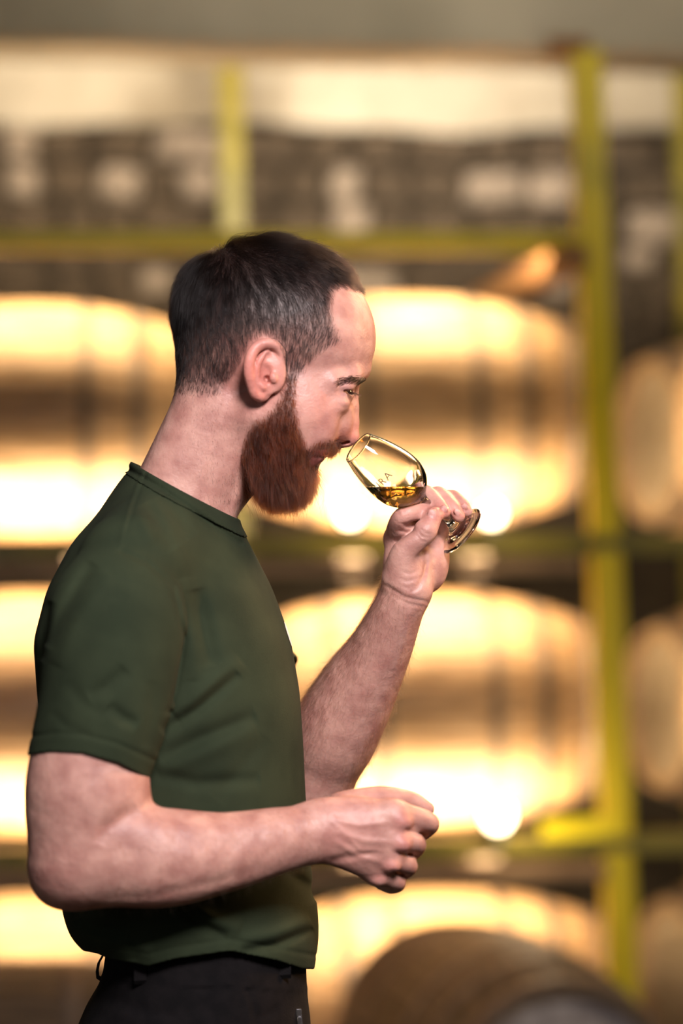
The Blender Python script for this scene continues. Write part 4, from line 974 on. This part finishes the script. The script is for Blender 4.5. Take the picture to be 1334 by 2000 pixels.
# trousers, belt loops, zip, shoes
V3, F3 = mesh_sdf(TROUSERS, 0.0036, (-0.36, -0.30, 0.0), (0.10, 0.30, 1.24), smooth=2)
trou = obj('trousers', np_mesh('trousers', V3, F3, M_trouser), person); trou['label'] = 'black cotton trousers'
def strip(name, pts, wid, thick, m, parent):
    """a narrow folded strip of cloth along points, wide along the hip"""
    bm = bmesh.new(); rows = []
    P = [Vector(p) for p in pts]
    for i, p in enumerate(P):
        t = (P[min(i + 1, len(P) - 1)] - P[max(i - 1, 0)]).normalized()
        w = Vector(wid); n = t.cross(w).normalized() * thick
        rows.append([bm.verts.new(p + a * w + b * n) for a, b in ((-.5, -.5), (.5, -.5), (.5, .5), (-.5, .5))])
    for r0, r1 in zip(rows[:-1], rows[1:]):
        for k_ in range(4): bm.faces.new((r0[k_], r0[(k_ + 1) % 4], r1[(k_ + 1) % 4], r1[k_]))
    bm.faces.new(rows[0]); bm.faces.new(rows[-1][::-1])
    bmesh.ops.recalc_face_normals(bm, faces=bm.faces)
    me = bpy.data.meshes.new(name); bm.to_mesh(me); bm.free(); me.materials.append(m)
    return obj(name, me, parent)
def hip(px, ys, off):
    A = np.array([W(px, y, -330) for y in ys]); return on_surface(TROUSERS[:1], A, np.tile((0, 1.0, 0), (len(A), 1)), off)
for px_ in (266, 553):
    h_ = hip(px_, [1888, 1896, 1906, 1920, 1932, 1940], 0.0035); h_[0][1] += 0.004; h_[-1][1] += 0.004
    strip('belt_loop', h_, (0.012, 0, 0.001), 0.0022, M_trouser, trou)
bl = [W(x, y, -30) for x, y in ((201, 1866), (193, 1880), (190, 1896), (191, 1908), (197, 1912))]
strip('belt_loop', bl, (0, 0.012, 0), 0.0022, M_trouser, trou)
zp = [np.array(W(x, y, 0)) for x, y in ((586, 1955), (588, 1975), (590, 2000), (592, 2030))]
zp = on_surface(TROUSERS[:1], np.array([(p[0], -0.16, p[2]) for p in zp]), np.tile((0, 1.0, 0), (4, 1)), 0.001)
zl = strip('zip', zp, (0.005, 0.002, 0), 0.002, M_steel, trou); zl['label'] = 'silver metal zip'
bm = bmesh.new()
for a, b, c, s_ in ((0, 0.000, 0, (0.0055, 0.004, 0.008)), (0.001, -0.003, -0.010, (0.004, 0.002, 0.013)), (0.001, -0.003, -0.018, (0.006, 0.0025, 0.004))):
    M_ = Matrix.Translation(Vector(zp[0]) + Vector((a, b - 0.002, c + 0.002))) @ Matrix.Diagonal((*s_, 1)); bmesh.ops.create_cube(bm, size=1, matrix=M_)
bmesh.ops.bevel(bm, geom=bm.edges[:], offset=0.0006, segments=2, affect='EDGES')
me = bpy.data.meshes.new('zip_pull'); bm.to_mesh(me); bm.free(); me.materials.append(M_steel); obj('zip_pull', me, zl)
for dy in (-155, 155):
    V4, F4 = mesh_sdf(shoe(dy), 0.004, (-0.30, dy * U - 0.08, -0.01), (0.05, dy * U + 0.08, 0.14)); obj('shoe', np_mesh('shoe', V4, F4, M_shoe), person)
print('clothes', time.time() - T0)
# ------------------------------------------------------------------ the tasting glass and its whisky
M_glass = mat('glass', (1, 1, 1), 0.0, 0, IOR=1.48, Transmission_Weight=1.0)
M_whisky = mat('whisky', (0.96, 0.56, 0.13), 0.0, 0, IOR=1.36, Transmission_Weight=1.0)
M_etch = mat('grey_brown_print', (0.10, 0.075, 0.06), 0.6)
g_rim = W(700, 874, -40); g_foot = W(903, 1038, 38)
g_ax = Vector(g_foot - g_rim).normalized(); GL = (Vector(g_foot) - Vector(g_rim)).length; gs = GL / 262.0
gx = Vector((0, -1, 0)); gx = (gx - gx.dot(g_ax) * g_ax).normalized(); gy = g_ax.cross(gx)   # gx faces the camera
def gpt(t, r, a): return Vector(g_rim) + g_ax * (t * gs) + (gx * math.cos(a) + gy * math.sin(a)) * (r * gs)
OUTER = [(0, 33.6), (10, 37), (25, 42), (47, 47.5), (68, 51), (88, 52.6), (106, 51.5), (120, 47.5), (133, 41), (143, 32), (150, 23), (156, 14.5), (162, 10), (170, 8.3), (185, 7.6), (205, 7.6), (222, 8.2), (232, 10), (240, 14), (247, 22), (252, 33), (255.5, 44), (258, 50.5), (260.5, 52), (262.5, 51), (263, 46), (261, 36), (259, 24), (258, 10), (258, 0)]
INNER = [(0, 31.6), (10, 35.2), (25, 40.2), (47, 45.6), (68, 49), (88, 50.4), (106, 49), (119, 44.6), (131, 37.2), (140, 28), (145, 19), (148, 10), (149, 0)]
def interp_curve(pts, n):
    A = np.array(pts, float); A = np.vstack((2 * A[0] - A[1], A, 2 * A[-1] - A[-2])); out = []
    for i in range(1, len(A) - 2):
        p0, p1, p2, p3 = A[i - 1:i + 3]
        for t in np.arange(n) / n:
            out.append(0.5 * (2 * p1 + (p2 - p0) * t + (2 * p0 - 5 * p1 + 4 * p2 - p3) * t * t + (3 * p1 - p0 - 3 * p2 + p3) * t ** 3))
    return np.array(out + [A[-2]])
def lathe(name, prof, m, seg=72, cap=False):
    bm = bmesh.new(); rows = []
    for t, r in prof:
        rows.append([bm.verts.new(gpt(t, max(r, 0), 2 * math.pi * k_ / seg)) for k_ in range(seg)] if r > 0.05 else [bm.verts.new(gpt(t, 0, 0))])
    for a, b in zip(rows[:-1], rows[1:]):
        for k_ in range(seg):
            j = (k_ + 1) % seg
            q = [a[k_ % len(a)], a[j % len(a)], b[j % len(b)], b[k_ % len(b)]]
            q = list(dict.fromkeys(q))
            if len(q) > 2: bm.faces.new(q)
    if cap and len(rows[0]) > 1: bm.faces.new(rows[0])
    bmesh.ops.recalc_face_normals(bm, faces=bm.faces)
    for f in bm.faces: f.smooth = True
    return bm
po = interp_curve(OUTER, 4); pi_ = interp_curve(INNER, 4)
prof = [tuple(p) for p in pi_[::-1]] + [(-1.0, 32.0), (-1.2, 32.7), (-0.7, 33.4)] + [tuple(p) for p in po]
glass = tag(fin(lathe('tasting_glass', prof, M_glass), 'tasting_glass', M_glass), 'small stemmed tulip tasting glass tilted under the nose between finger and thumb', 'glass')
# whisky: the inside of the bowl below a level plane
wp = [(t, max(r + 0.25, 0) if r > 0.05 else 0) for t, r in [tuple(p) for p in pi_]]
bm = lathe('whisky', wp, M_whisky, cap=True)
lev = W(745, 951, 0)
r_ = bmesh.ops.bisect_plane(bm, geom=bm.verts[:] + bm.edges[:] + bm.faces[:], plane_co=lev, plane_no=(0, 0, 1), clear_outer=True)
ed = [e for e in r_['geom_cut'] if isinstance(e, bmesh.types.BMEdge)]
cf = bmesh.ops.contextual_create(bm, geom=ed)['faces']
for f in cf: f.smooth = False
bmesh.ops.recalc_face_normals(bm, faces=bm.faces)
tag(fin(bm, 'whisky', M_whisky), 'amber whisky lying level in the tilted tasting glass', 'drink')
# lettering on the side of the bowl
def bowl_r(t): return float(np.interp(t, po[:20 + 40, 0], po[:20 + 40, 1]))
def letters(text, size, t0, a0, name):
    cu = bpy.data.curves.new('lettering', 'FONT'); cu.body = text; cu.size = size; cu.align_x = 'CENTER'; cu.resolution_u = 3; cu.space_character = 1.25
    tmp = bpy.data.objects.new('lettering_tmp', cu); C.objects.link(tmp); bpy.context.view_layer.update()
    me = bpy.data.meshes.new_from_object(tmp.evaluated_get(bpy.context.evaluated_depsgraph_get()))
    bpy.data.objects.remove(tmp); bpy.data.curves.remove(cu)
    bm = bmesh.new(); bm.from_mesh(me); bmesh.ops.triangulate(bm, faces=bm.faces)
    for v in bm.verts:
        u, w = v.co.x, v.co.y; t = t0 - w; r = bowl_r(t) + 0.15
        v.co = gpt(t, r, a0 + SGN * u / r)
    bm.to_mesh(me); bm.free(); me.name = name; me.materials.append(M_etch); return obj(name, me, glass)
SGN = 1 if (gy.z > 0) else -1
letters('JURA', 20.0, 70, -SGN * math.radians(31), 'lettering')
